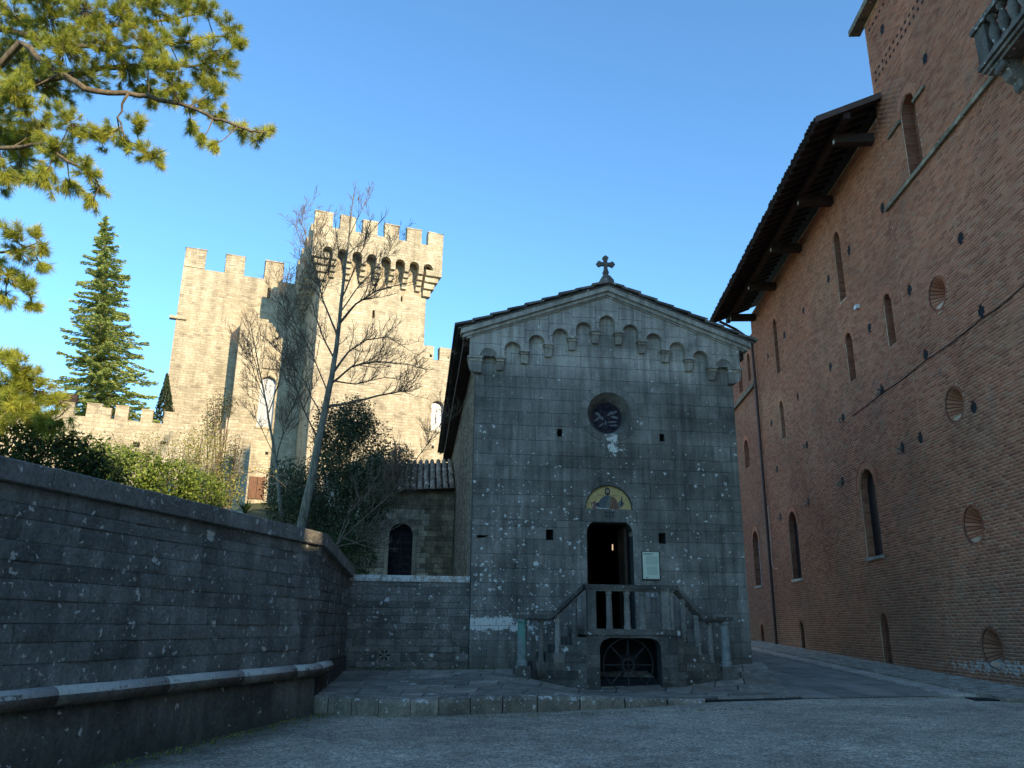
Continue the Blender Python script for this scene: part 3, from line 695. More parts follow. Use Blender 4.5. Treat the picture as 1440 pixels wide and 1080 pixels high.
# side walls and eaves
m = MB(); m.box(0.0, 0.5, 0.552, CL_, -1.6, 7.82); sw = m.build('side_wall', M['rubble_side'], chapel)
m = MB(); m.box(CW-0.5, CW, 0.552, CL_, -1.6, 7.82); m.build('side_wall', M['rubble'], chapel)
m = MB(); m.prism([(0.502,-1.6),(CW-.502,-1.6),(CW-.502,7.8),(SC,9.1),(0.502,7.8)], CL_-0.5, CL_-0.02); m.build('rear_wall', M['rubble'], chapel)
for sd in (-1, 1):
    xa = SC + sd*3.72; xb = SC + sd*4.12
    m = MB(); m.box(min(xa,xb), max(xa,xb), 0.002, CL_, 7.56, 7.83); m.build('eaves_cornice', M['timber'], chapel)
# cross on its pedestal
m = MB(); m.add([(SC-.22,-.36,9.55),(SC+.22,-.36,9.55),(SC+.22,.0,9.55),(SC-.22,.0,9.55),(SC-.2,-.34,9.72),(SC+.2,-.34,9.72),(SC+.2,-.02,9.72),(SC-.2,-.02,9.72),(SC-.09,-.26,9.9),(SC+.09,-.26,9.9),(SC+.09,-.1,9.9),(SC-.09,-.1,9.9)],
   [(3,2,1,0),(0,1,5,4),(1,2,6,5),(2,3,7,6),(3,0,4,7),(4,5,9,8),(5,6,10,9),(6,7,11,10),(7,4,8,11),(8,9,10,11)])
crs = m.build('gable_cross', M['slate'], chapel)
m = MB(); cz = 10.27
arm = [(0.055, 0.06), (0.10, 0.17), (0.14, 0.20), (0.12, 0.235), (0.06, 0.25), (0.0, 0.29)]
def armpoly(rot, ln):
    pts = [(0.045, 0.045)] + [(w_, l_*ln/0.29) for w_, l_ in ((0.055,0.12),(0.095,0.19),(0.075,0.225),(0.05,0.24),(0.0,0.275))]
    full = pts + [(-x, y) for x, y in reversed(pts[:-1])]
    c_, s_ = math.cos(rot), math.sin(rot); return [(x*c_-y*s_, x*s_+y*c_) for x, y in full]
outl = []
for rot, ln in ((-math.pi/2, .30), (0, .30), (math.pi/2, .30), (math.pi, .42)): outl += armpoly(rot, ln)
m.prism([(SC+x, cz+z) for x, z in outl], -0.23, -0.13, 0.01); m.build('cross', M['slate'], crs)

# ------------------------------------------------------------------ information sign
sg = empty('information_sign', chw(4.815, -0.02, 1.575), A_CH, 'pale green printed information panel mounted right of the chapel door', 'sign')
m = MB(); m.box(-0.25, 0.25, -0.03, 0.0, -0.375, 0.375); m.build('frame', M['iron'], sg)
m = MB(); m.box(-0.225, 0.225, -0.036, -0.03, -0.34, 0.36); pn = m.build('panel', m_plain('pale_green_panel', (0.66, 0.68, 0.52), 0.5, var=0.04), sg)
ink = m_plain('grey_ink', (0.06, 0.08, 0.07), 0.6, var=0.05); ink2 = m_plain('green_ink', (0.24, 0.31, 0.25), 0.6, var=0.05); ink3 = m_plain('black_ink', (0.03, 0.03, 0.03), 0.6, var=0.05)
def inkrow(x0, x1, z, h, mt, y=-0.0385):
    m = MB(); x = x0
    while x < x1:
        wd = random.uniform(0.012, 0.04); m.box(x, min(x+wd, x1), y, -0.035, z, z+h); x += wd + 0.008
    m.build('text_line', mt, pn)
inkrow(-.20, .08, .31, .016, ink); inkrow(-.20, .02, .28, .014, ink)
for i in range(9): inkrow(-.14, .19, .235-i*.024, .009, ink2)
for i in range(9): inkrow(-.12, .17, -.035-i*.024, .009, ink2)
m = MB(); m.box(-.14, -.115, -.0385, -.035, -.325, -.29); m.box(-.10, -.09, -.0385, -.035, -.32, -.3); m.build('logo', ink3, pn)

# ================================================================== STAIRCASE
ST0 = Vector((3.72, -1.0, -1.4))
st = empty('staircase', chw(3.72, -1.0, -1.4), A_CH, 'double flight of stone steps with baluster railing before the chapel door', 'staircase')
def sb(m, name, mat, parent=None, smooth=False, fn=None):
    m.v = [((fn(v) if fn else v)[0]-ST0.x, (fn(v) if fn else v)[1]-ST0.y, (fn(v) if fn else v)[2]-ST0.z) for v in m.v]
    return m.build(name, mat, parent or st, smooth)
sarch = (-1.75, -0.25, lambda z: 3.68-min(0.74, 0.74 if z < -0.5 else 0.74-0.25*(1-math.sqrt(max(0, 1-((z+.5)/.25)**2)))), lambda z: 3.68+(0.74 if z < -0.5 else 0.74-0.25*(1-math.sqrt(max(0, 1-((z+.5)/.25)**2)))), 3.68)
m = MB()
for pl, *_ in course_polys([-1.7, -0.19], lambda z: 2.62, lambda z: 4.82, None, [sarch], 0.0): m.prism(pl, -1.98, -1.6)
cw_ = sb(m, 'landing_wall', M['mortar'])
random.seed(5)
for pl, el_, er_, za, zb in course_polys([-1.7, -1.28, -0.92, -0.62, -0.19], lambda z: 2.62, lambda z: 4.82, 0.5, [sarch], 0.007):
    m = MB(); m.prism(pl, -1.998+random.uniform(-.004,.004), -1.97, 0.006, back=False); sb(m, 'stair_stone', M['stairs'], cw_)
m = MB(); m.box(2.55, 4.89, -2.04, -0.03, -0.185, -0.05); sb(m, 'landing_slab', M['stairs'])
m = MB(); m.box(2.64, 2.9, -1.6, -0.03, -1.7, -0.19); m.box(4.5, 4.8, -1.6, -0.03, -1.7, -0.19); m.box(2.9, 4.5, -0.4, -0.03, -1.7, -0.19); m.box(2.9, 4.5, -1.72, -0.4, -1.7, -1.18); sb(m, 'vault_shade', M['black'])  # black walls and floor block paint the darkness under the landing
# flights
RUN, RISE, NS = 0.30, 0.19, 5
for sd in (-1, 1):
    def yf(t): return -2.0 + 0.65*min(1.0, t/1.55)
    for i in range(NS):
        t0, t1 = RUN*i, RUN*(i+1); top = -0.05 - RISE*(i+1)
        a, b_ = DOOR_C + sd*(1.10+t0), DOOR_C + sd*(1.10+t1)
        if i == 0: a = DOOR_C + sd*1.08
        y0a, y0b = yf(t0)+0.03, yf(t1)+0.03
        vs = [(a,y0a,-1.7),(b_,y0b,-1.7),(b_,-0.03,-1.7),(a,-0.03,-1.7),(a,y0a,top),(b_,y0b,top),(b_,-0.03,top),(a,-0.03,top)]
        m = MB(); m.add(vs, [(0,3,2,1),(4,5,6,7),(0,1,5,4),(1,2,6,5),(2,3,7,6),(3,0,4,7)]); sb(m, 'step', M['stairs'])
    ang = math.atan2(0.65, 1.55); 
    def fn(v, sd=sd, ang=ang):   # flank frame: x along the flank from the landing corner, -y outward
        t, yo = v[0], v[1]; ca, sa = math.cos(ang), math.sin(ang)
        return (DOOR_C + sd*(1.10 + t*ca + yo*sa), -2.0 + t*sa + yo*ca, v[2])
    rows = [-0.05 - RISE*i for i in range(NS+2)] + [-1.7]
    rows = sorted(set(rows))
    k = math.sqrt(1.55**2+0.65**2)/1.55
    for r_ in range(len(rows)-1):
        idx = int(round((-0.05-rows[r_+1])/RISE))
        if idx < 1: continue
        xr_ = min(RUN*(idx)*k + 0.0, RUN*NS*k)
        for pl, el_, er_, za, zb in course_polys([rows[r_], rows[r_+1]], lambda z: 0.0, lambda z: xr_, 0.42, (), 0.007):
            m = MB(); m.prism(pl if True else pl, -0.012+random.uniform(-.006,.006), 0.03, 0.006, back=False); sb(m, 'flank_stone', M['stairs'], None, False, fn)
def bar(p0, p1, wdt, hgt, side):
    p0, p1 = Vector(p0), Vector(p1); d = (p1-p0); h_ = Vector((d.x, d.y, 0)).normalized(); n_ = Vector((-h_.y, h_.x, 0))*wdt/2; u_ = Vector((0,0,hgt))
    m = MB(); m.add([p0-n_, p0+n_, p1+n_, p1-n_, p0-n_-u_, p0+n_-u_, p1+n_-u_, p1-n_-u_], [(0,1,2,3),(7,6,5,4),(0,4,5,1),(1,5,6,2),(2,6,7,3),(3,7,4,0)]); return m
LP = (2.62, -1.92, 0.97); RP = (4.82, -1.92, 0.97)
rail = sb(bar((2.60,-1.92,0.97), (4.84,-1.92,0.97), 0.27, 0.10, 0), 'handrail', M['stairs'])
sb(bar((2.64,-1.92,0.872), (4.80,-1.92,0.872), 0.20, 0.05, 0), 'handrail_moulding', M['stairs'], rail)
for sd in (-1, 1):
    c0 = (DOOR_C+sd*1.12, -1.92, 0.972); c1 = (DOOR_C+sd*1.86, -1.62, 0.262); c2 = (DOOR_C+sd*2.70, -1.26, 0.262)
    sb(bar(c0, c1, 0.25, 0.11, 0), 'handrail', M['stairs']); sb(bar(c1, c2, 0.27, 0.095, 0), 'handrail', M['stairs'])
    sb(bar((c1[0]-sd*0.03, c1[1]+.005, 0.166), (c2[0]-sd*.1, c2[1]-.03, 0.166), 0.2, 0.04, 0), 'handrail_moulding', M['stairs'], rail)
def baluster(s, y, z0, z1, r=0.075, wide=False, mat=None):
    m = MB(); h = z1 - z0
    if wide: m.box(s-0.10, s+0.10, y-0.10, y+0.10, z0, z1)
    else: m.lathe([(r*1.18, z0), (r*1.18, z0+.07), (r, z0+.09), (r*0.98, z0+h*.55), (r*0.86, z1-.13), (r*0.86, z1-.10), (r*1.12, z1-.08), (r*1.15, z1)], s, y, 10)
    return sb(m, 'baluster', mat or M['baluster'], None, False)
for s in (3.2, 3.64, 4.02): baluster(s, -1.92, -0.049, 0.824)
baluster(2.76, -1.92, -0.049, 0.824, wide=True); baluster(4.56, -1.92, -0.049, 0.824, wide=True); baluster(4.74, -1.90, -0.049, 0.824, 0.06)
def railz(d): return 0.97 - max(0, d-1.12)*0.71/0.74
for sd in (-1, 1):
    for d in (1.34, 1.72, 2.10):
        i = int(math.ceil((d-1.10)/RUN - 1e-6)); z0 = -0.05 - RISE*max(1, i); y = -1.92 + (d-1.12)*0.42
        z1 = (railz(d)-0.10 if d < 1.86 else 0.16)
        baluster(DOOR_C+sd*d, y+0.03, z0-0.005, z1, 0.07)
        if sd < 0 and d > 1.5:
            m = MB(); x = DOOR_C+sd*d; y2 = y-0.02; zt = z0+.004
            m.add([(x-.15,y2-.16,zt),(x+.15,y2-.16,zt),(x+.15,y2+.15,zt),(x-.15,y2+.15,zt),(x-.13,y2-.15,zt-.19),(x+.13,y2-.15,zt-.19),(x+.13,y2+.15,zt-.19),(x-.13,y2+.15,zt-.19),(x-.07,y2-.05,zt-.36),(x+.07,y2-.05,zt-.36),(x+.07,y2+.1,zt-.36),(x-.07,y2+.1,zt-.36)],
              [(0,1,2,3),(4,5,1,0),(5,6,2,1),(6,7,3,2),(7,4,0,3),(8,9,5,4),(9,10,6,5),(10,11,7,6),(11,8,4,7),(11,10,9,8)]); sb(m, 'step_bracket', M['baluster'])
    x = DOOR_C + sd*2.54; y = -1.33
    m = MB(); m.box(x-.19, x+.19, y-.2, y+.25, -1.7, -0.91); sb(m, 'newel_base', M['stairs'])
    m = MB(); m.lathe([(.14,-0.909),(.14,-.82),(.115,-.78),(.11,-.2),(.10,.06),(.125,.09),(.135,.164)], x, y, 14)
    b = NB('copper_stained_stone' if sd < 0 else 'newel_stone'); p = b.pos(); f = b.noise(p, 5, 5, 0.65); cc = b.ramp(f, [(0.3, (0.16, 0.165, 0.15)), (0.7, (0.34, 0.335, 0.30))])
    if sd < 0:
        g = b.noise(b.mapv(p, (7, 7, 1.2)), 1.6, 4, 0.6); cc = b.mix(b.math('MULTIPLY', b.rng(g, 0.42, 0.6), b.rng(b.xyz(p)[2], -0.9, 0.1, 0.35, 0.95)), cc, (0.10, 0.30, 0.22))
    sb(m, 'newel_post', b.bsdf(cc, 0.85, b.bump(f, 0.4, 0.01)))
# wheel grille in the low arch
wc = (3.66, -0.86); wy = -1.80
m = MB(); m.tube([(wc[0]+0.60*math.cos(2*math.pi*k/40), wy, wc[1]+0.60*math.sin(2*math.pi*k/40)) for k in range(41)], 0.014, 5, False)
gr_ = sb(m, 'wheel_grille', M['iron'])
for r_ in (0.15, 0.125):
    m = MB(); m.tube([(wc[0]+r_*math.cos(2*math.pi*k/24), wy-.01, wc[1]+r_*math.sin(2*math.pi*k/24)) for k in range(25)], 0.011, 5, False); sb(m, 'hub_ring', M['iron'], gr_)
for k in range(8):
    a = math.pi*k/4; m = MB(); m.tube([(wc[0]+r_*math.cos(a), wy-.005, wc[1]+r_*math.sin(a)) for r_ in (0.15, 0.45, 0.6)], [0.012, 0.02, 0.010], 5); sb(m, 'spoke', M['iron'], gr_)
    for da in (-.2, .2):
        m = MB(); m.tube([(wc[0]+r_*math.cos(a+math.pi/8+da*q), wy, wc[1]+r_*math.sin(a+math.pi/8+da*q)) for r_, q in ((0.15, .4), (0.24, .8), (0.30, 1.4))], [0.008, .007, .003], 4); sb(m, 'scroll', M['iron'], gr_)
m = MB(); m.tube([(wc[0]-.12, wy-.01, wc[1]), (wc[0]+.12, wy-.01, wc[1])], .012, 5); m.tube([(wc[0], wy-.01, wc[1]-.12), (wc[0], wy-.01, wc[1]+.12)], .012, 5); sb(m, 'hub_cross', M['iron'], gr_)

# ================================================================== TERRACE PAVING AND KERB
def Tz(x, y):
    t = max(0.0, min(1.0, (x+0.5)/2.5)); t = t*t*(3-2*t)
    left = 0.27 + 0.15*max(0, min(1, (y-16.2)/5.2))
    fr = 0.22*max(0.0, min(1.0, (4.8-x)/4.2)); right = max(fr*max(0, min(1, (19.5-y)/2.5)) + 0.03, 0.40*(y-19.5)/2.5 if y > 19.5 else 0)
    return H(x, y) + left*(1-t) + right*t
front = [(-3.75,16.15),(-2.9,15.75),(-2.0,15.55),(-1.2,15.68),(-0.2,15.98),(1.1,16.32),(2.6,16.9),(4.2,17.75),(6.3,18.3)]
back = [(-4.15,20.95),(-3.1,21.05),(-2.1,21.15),(-1.1,21.3),(0.3,21.5),(2.0,21.7),(3.8,21.9),(5.6,22.1),(6.75,22.6)]
def curve(pts, t):
    n = len(pts)-1; f = min(max(t, 0), 0.99999)*n; i = int(f); f -= i
    return Vector((pts[i][0]*(1-f)+pts[i+1][0]*f, pts[i][1]*(1-f)+pts[i+1][1]*f))
def tp(u, v):
    a, b_ = curve(front, u), curve(back, u); return a*(1-v) + b_*v
nu, nv = 60, 24
V = []; 
for j in range(nv+1):
    for i in range(nu+1):
        p = tp(i/nu, 0.02 + 0.98*j/nv); V.append((p.x, p.y, Tz(p.x, p.y)-0.012))
Fc = np.array([(j*(nu+1)+i, j*(nu+1)+i+1, (j+1)*(nu+1)+i+1, (j+1)*(nu+1)+i) for j in range(nv) for i in range(nu)])
terr = npmesh('terrace', np.array(V), Fc, M['mortar'], kind='structure')
random.seed(21)
vr = [0.085, 0.19, 0.31, 0.42, 0.55, 0.68, 0.82, 0.995]
for r_ in range(len(vr)-1):
    u = 0.0
    while u < 0.995:
        du = random.uniform(0.055, 0.13); u1 = min(1.0, u+du)
        if 1-u1 < 0.04: u1 = 1.0
        va, vb = vr[r_]+0.0045, vr[r_+1]-0.0045; ua, ub = u+0.0014, u1-0.0014
        j_ = lambda: random.uniform(-.006, .006)
        top, bot = [], []
        nn = 3
        ring = [(ua+(ub-ua)*i/nn, va) for i in range(nn+1)] + [(ub-(ub-ua)*i/nn, vb) for i in range(nn+1)]
        lift = random.uniform(0.0, 0.014)
        for (q, v_) in ring:
            p = tp(q, v_+j_()*0.3); z = Tz(p.x, p.y); top.append((p.x, p.y, z+lift)); bot.append((p.x, p.y, z-0.06))
        m = MB(); n_ = len(top); m.add(top+bot, [tuple(range(n_))] + [(k, n_+k, n_+(k+1) % n_, (k+1) % n_) for k in range(n_)]); m.build('paving_slab', M['paving'], terr)
        u = u1
# kerb stones
u = 0.0
while u < 0.86:
    u1 = min(0.87, u + random.uniform(0.055, 0.085)); m = MB(); ring = []
    for q in np.linspace(u+.001, u1-.001, 4): ring.append((tp(q, 0.0), tp(q, 0.082)))
    dv = random.uniform(-.03, .02)
    top = []; 
    vs = []
    for (a, b_) in ring:
        za, zb = Tz(a.x, a.y), Tz(b_.x, b_.y); z_ = random.uniform(-.008, .008)
        vs += [(a.x, a.y-0.05+dv*.4, H(a.x,a.y)-0.08), (a.x, a.y-0.035+dv*.5, za-0.05+z_), (a.x, a.y, za+0.012+z_), (b_.x, b_.y, zb+0.012), (b_.x, b_.y, zb-0.1)]
    fs = []
    for i in range(3):
        for k in range(4): fs.append((i*5+k, (i+1)*5+k, (i+1)*5+k+1, i*5+k+1))
    fs += [(0,1,2,3,4), tuple(15+k for k in (4,3,2,1,0))]
    m.add(vs, fs); m.build('kerb_stone', M['kerb'], terr); u = u1
# road up the alley: long flags, a pale gutter strip
def Hr(x, y): return H(x, y) + 0.012
def quadslab(name, pts, mat, parent, lift=0.0, n=6):
    """pts: 4 corners (a,b,c,d) in plan; subdivided along a-d"""
    a, b_, c, d = [Vector(p) for p in pts]; vs = []; fs = []
    for i in range(n+1):
        t = i/n; p, q = a*(1-t)+d*t, b_*(1-t)+c*t
        vs += [(p.x, p.y, Hr(p.x,p.y)+lift), (q.x, q.y, Hr(q.x,q.y)+lift), (p.x, p.y, Hr(p.x,p.y)-.05), (q.x, q.y, Hr(q.x,q.y)-.05)]
    for i in range(n):
        k = i*4; fs += [(k,k+1,k+5,k+4), (k+2,k,k+4,k+6), (k+1,k+3,k+7,k+5)]
    fs += [(0,2,3,1), (n*4, n*4+1, n*4+3, n*4+2)]
    m = MB(); m.add(vs, fs); return m.build(name, mat, parent)
V = np.array([(6.2,18.4,Hr(6.2,18.4)),(9.6,19.2,Hr(9.6,19.2)),(12.0,24,Hr(12,24)),(13.5,52,Hr(13.5,52)),(6.4,52,Hr(6.4,52)),(6.6,22.4,Hr(6.6,22.4))])
road = MB(); 
gx = [(0.0), 0.2, 0.4, 0.6, 0.8, 1.0]
def rl(y): return 6.36 if y < 22.4 else 6.36 + 0.0*(y-22.4)
def rr(y): return 12.12 + 0.05*(y-20.4)
ys_ = [18.45, 20, 22, 24, 27, 30, 34, 38, 43, 52]
vs = []; fs = []
for y in ys_:
    for t in (0, .25, .5, .75, 1): 
        yy = y + (0.75*t if y < 19 else 0); x = rl(yy)*(1-t) + rr(yy)*t; vs.append((x, yy, Hr(x, yy)))
for j in range(len(ys_)-1):
    for i in range(4): k = j*5+i; fs.append((k, k+1, k+6, k+5))
road.add(vs, fs); road = road.build('road', M['road'], None, kind='structure')
random.seed(3)
yb0, yb1 = 18.5, 33.0
for i in range(4):          # flags run up the road
    t0, t1 = i*0.145, (i+1)*0.145
    y = yb0 + 0.75*t0 + random.uniform(0, .3)
    while y < yb1:
        ln = random.uniform(1.1, 2.4); y2 = y+ln
        quadslab('road_flag', [((rl(y)*(1-t0)+rr(y)*t0)+.012, y), ((rl(y)*(1-t1)+rr(y)*t1)-.012, y), ((rl(y2)*(1-t1)+rr(y2)*t1)-.012, y2-.02), ((rl(y2)*(1-t0)+rr(y2)*t0)+.012, y2-.02)], M['road'], road, 0.008+random.uniform(0,.006), 2)
        y = y2
# gutter strip and narrow pavement along the brick wall
def strip(name, x0, x1, y0, y1, lift, mat, kind=None, par=None, n=14):
    m = MB(); vs = []; fs = []
    for i in range(n+1):
        y = y0 + (y1-y0)*i/n
        for xx in (x0, x1): vs.append((rr(y)+xx, y, Hr(rr(y), y)+lift)); 
        for xx in (x0, x1): vs.append((rr(y)+xx, y, Hr(rr(y), y)-.05))
    for i in range(n): k = i*4; fs += [(k,k+1,k+5,k+4), (k+2,k,k+4,k+6), (k+1,k+3,k+7,k+5)]
    fs.append((0,2,3,1)); m.add(vs, fs); return m.build(name, mat, par, kind=kind)
gut = make_wallstone('pale_gutter_stone', (0.14, 0.15, 0.15), (0.26, 0.27, 0.27), 0.1)
strip('gutter', -2.35, -1.75, 18.9, 45, 0.012, gut, 'structure')
strip('pavement', -1.75, 0.1, 17.6, 45, 0.05, M['kerb'], 'structure')
m = MB(); m.box(-.75, .75, -.28, .28, -.03, 0.02); gd = m.build('drain_grate', M['black'], None, label='black iron drain cover set in the gravel by the brick wall', cat='drain cover'); gd.location = (10.55, 18.15, H(10.5,18.1)); gd.rotation_euler = (0,0,R(-8))

# ================================================================== RETAINING WALL (left)
A_LW = math.atan2(1, 0.25); O_LW = Vector((-3.70, 15.95, 0))
lw = empty('retaining_wall', (O_LW.x, O_LW.y, -1.6), A_LW, 'tall rough grey stone retaining wall with rounded white string moulding', 'wall')
def lb(m, name, mat, parent=None, smooth=False):
    m.v = [(v[0], v[1], v[2]+1.6) for v in m.v]; return m.build(name, mat, parent or lw, smooth)
m = MB(); m.box(-13.0, 0.0, 0.0, 0.55, -2.0, 1.44); wcore = lb(m, 'wall_core', M['retain_base'])
random.seed(17)
for pl, el_, er_, za, zb in course_polys([-0.74, -0.46, -0.23, -0.03, 0.22, 0.44, 0.63, 0.85, 1.09, 1.25, 1.44], lambda z: -13.0, lambda z: 0.0, 0.66, (), 0.007):
    m = MB(); rough_block(m, el_, er_, za, zb, -0.020+random.uniform(-.012,.012), 0.05, 0.024); lb(m, 'wall_block', M['retain'], wcore, True)
x = -13.0
while x < 0:
    x1 = min(0.06, x+random.uniform(1.1, 1.7)); x1 = 0.06 if x1 > -0.5 else x1
    m = MB(); m.prism([(x+.004, 1.445), (x1-.004, 1.445), (x1-.004, 1.70+random.uniform(-.006,.006)), (x+.004, 1.70+random.uniform(-.006,.006))], -0.10+random.uniform(-.006,.006), 0.62, 0.018); lb(m, 'coping_stone', M['coping'], wcore); x = x1
# plinth below the moulding, leaning out a little
vs = []; fs = []; nx = 40; nz = 6
for j in range(nz+1):
    for i in range(nx+1):
        z = -2.0 + (1.1)*j/nz; xx = -13.0 + 13.04*i/nx
        vs.append((xx, -0.05 - 0.06*(1-j/nz) - random.uniform(0, .022), z))
for j in range(nz):
    for i in range(nx): k = j*(nx+1)+i; fs.append((k, k+1, k+nx+2, k+nx+1))
b0 = nz*(nx+1); base = len(vs)
for i in range(nx+1): vs.append((vs[b0+i][0], 0.02, -0.9))
for i in range(nx): fs.append((b0+i, b0+i+1, base+i+1, base+i))
m = MB(); m.add(vs, fs); lb(m, 'plinth', M['retain_base'], None, True)
m = MB(); m.tube([(-13.0, -0.11, -0.82), (-6, -.11, -.82), (-.1, -0.11, -0.82)], 0.115, 14); 
x = -13.0
while x < -0.05:
    x1 = min(0.0, x + random.uniform(1.2, 2.0)); m = MB(); m.tube([(x+.004, -0.1, -0.82), ((x+x1)/2, -.1, -.82+random.uniform(-.006,.006)), (x1-.004, -0.1, -0.82)], 0.115, 14); lb(m, 'torus_moulding', M['torus'], None, True); x = x1
# return stretch to the garden wall
P2 = Vector((-4.12, 21.12, 0)); d2 = P2 - O_LW; A2 = math.atan2(d2.y, d2.x); L2 = d2.length
rt = empty('return_wall', (O_LW.x, O_LW.y, -1.6), A2, 'short stretch of retaining wall sloping down to the lichened garden wall', 'wall')
def rb(m, name, mat, parent=None, smooth=False):
    m.v = [(v[0], v[1], v[2]+1.6) for v in m.v]; return m.build(name, mat, parent or rt, smooth)
slp = 0.30/L2
m = MB(); m.prism([(0.0,-2.0),(L2,-2.0),(L2,1.14),(0.0,1.43)], 0.002, 0.5); c2 = rb(m, 'wall_core', M['mortar'])
zz = [-0.74, -0.46, -0.23, -0.03, 0.22, 0.44, 0.63, 0.85, 1.14]
for pl, el_, er_, za, zb in course_polys(zz, lambda z: 0.02, lambda z: L2, 0.55, (), 0.011):
    m = MB(); rough_block(m, el_, er_, za, zb, -0.020+random.uniform(-.010,.010), 0.05, 0.024); rb(m, 'wall_block', M['retain'], c2, True)
m = MB(); m.prism([(0.02,1.15),(L2,1.15),(0.02,1.435)], -0.03, 0.05); rb(m, 'wall_wedge', M['retain'], c2)
m = MB(); m.prism([(0.03,1.44),(L2+.02,1.145),(L2+.02,1.40),(0.03,1.695)], -0.12, 0.55, 0.015); rb(m, 'coping_stone', M['coping'])
m = MB(); m.box(0.0, L2, -0.06, 0.0, -2.0, -0.75); rb(m, 'plinth', M['retain_base'])
m = MB(); m.tube([(-0.02,-0.1,-0.82),(.7,-.1,-.82),(1.6,-0.1,-0.83)], 0.115, 14); rb(m, 'torus_moulding', M['torus'], None, True)

# ================================================================== GARDEN WALL (between return wall and chapel)
gw = empty('garden_wall', chw(-1.5, -0.02+0.15, -1.2), A_CH, 'dark coursed stone wall with white lichened coping left of the chapel', 'wall')
def gb(m, name, mat, parent=None):
    m.v = [(v[0]+1.5, v[1], v[2]+1.2) for v in m.v]; return m.build(name, mat, parent or gw)
star = (-2.13, -0.74)
vent = circ_open(star[0], star[1], 0.02)
m = MB(); m.box(-3.2, -0.005, 0.0, 0.45, -1.7, 1.06); gc = gb(m, 'wall_core', M['mortar'])
random.seed(9)
tile_open = rect_open(star[0]-.16, star[0]+.16, star[1]-.16, star[1]+.16)
for pl, el_, er_, za, zb in course_polys(courses(-1.4, 1.06, 0.185, 0.2), lambda z: -3.15, lambda z: -0.01, 0.42, [tile_open], 0.009):
    m = MB(); yy = -0.02+random.uniform(-.008,.008)
    if len(pl) == 4: rough_block(m, el_, er_, za, zb, yy, 0.03, 0.018)
    else: m.prism(pl, yy-.01, 0.03, 0.006, back=False)
    gb(m, 'wall_block', M['midwall'], gc)
x = -3.15
while x < -0.02:
    x1 = min(-0.012, x+random.uniform(.7, 1.1)); x1 = -0.012 if x1 > -.3 else x1
    m = MB(); m.prism([(x+.003,1.062),(x1-.003,1.062),(x1-.003,1.225),(x+.003,1.225)], -0.06, 0.5, 0.015); gb(m, 'coping_stone', M['midcope'], gc); x = x1
m = MB(); m.box(star[0]-.155, star[0]+.155, -0.025, 0.02, star[1]-.155, star[1]+.155); vt = gb(m, 'vent_stone', M['paving'], gc)
m = MB()
for k in range(6):
    a = R(60*k); c_, s_ = math.cos(a), math.sin(a)
    poly = [(star[0]+r_*c_-q*s_, star[1]+r_*s_+q*c_) for r_, q in ((.025,0),(.08,-.022),(.145,-.012),(.145,.012),(.08,.022))]
    m.prism(poly, -0.0275, -0.0); 
gb(m, 'star_slots', M['black'], gc)

# ================================================================== BRICK PALAZZO
A_BR = math.atan2(-1, -0.05); O_BR = Vector((12.2, 20.4, 0))
pal = empty('brick_palazzo', (O_BR.x, O_BR.y, -1.4), A_BR, 'long red brick palazzo with deep timber eaves, arched windows and round oculi', 'building')
def pb(m, name, mat, parent=None, smooth=False, **k):
    m.v = [(v[0], v[1], v[2]+1.4) for v in m.v]; return m.build(name, mat, parent or pal, smooth, **k)
def rnd_open(u0, u1, z0, zt):
    cx = -(u0+u1)/2; r = abs(u1-u0)/2; return dict(cx=cx, r=r, z0=z0, zc=zt-r)
WIN = [  # u0, u1, z0, ztop, kind
    (7.67, 8.33, 12.03, 14.88, 'blind'), (16.78, 17.44, 11.97, 14.82, 'blind'),
    (4.02, 4.60, 8.90, 10.69, 'blind'), (7.62, 8.27, 8.80, 10.67, 'blind'), (16.85, 17.5, 8.73, 10.58, 'blind'),
    (7.10, 8.50, 2.42, 5.47, 'glass'), (16.35, 17.75, 2.17, 5.22, 'glass'),
    (7.40, 8.10, -2.0, 0.56, 'niche'), (16.75, 17.35, -2.0, 0.37, 'niche')]
TWIN = [(0.63, 1.59, 13.36, 16.07, 'blind')]
FWIN = [(23.45, 24.75, 2.2, 5.12, 'white'), (24.05, 25.1, 8.75, 10.32, 'blind'), (23.75, 24.4, -2.0, 0.24, 'niche'), (22.3, 22.9, 13.3, 14.9, 'blind'), (24.3, 25.2, 13.2, 14.9, 'blind')]
OCU = [(1.03, 9.31), (1.03, 5.99), (1.01, 2.68), (1.0, -0.43)]
def op(wd): o = rnd_open(*wd[:4]); return arc_open(o['cx'], o['zc'], o['r'], o['z0'])
# cores with real openings: thin mortar skin and a brick body behind it
mo = [op(x) for x in WIN]; to = [op(x) for x in TWIN] + [circ_open(-u, z, 0.503) for u, z in OCU]; fo = [op(x) for x in FWIN]
def cores(nm, z1, xa, xb, ops, extra, skin):
    zs_ = sorted({-2.2, z1, *extra}); m1, m2 = MB(), MB()
    for pl, *_ in course_polys(zs_, lambda z: xa, lambda z: xb, None, ops, 0.0):
        if skin: m1.prism(pl, 0.0, 0.02); m2.prism(pl, 0.021, 0.7)
        else: m2.prism(pl, -0.01, 0.7)
    body = pb(m2, nm, M['brick_tex'])
    if skin: pb(m1, 'mortar_skin', M['limemortar'], body)
    return body
wall_m = cores('long_wall', 16.75, -21.5, -3.22, mo, (11.4, 7.0, 1.5), True)
wall_t = cores('tower_wall', 20.5, -3.215, 8.0, to, (12.0, 7.6, 4.3, 1.2), True)
wall_f = cores('far_wall', 15.3, -34.0, -21.52, fo, (12.2, 7.0, 1.5), False)
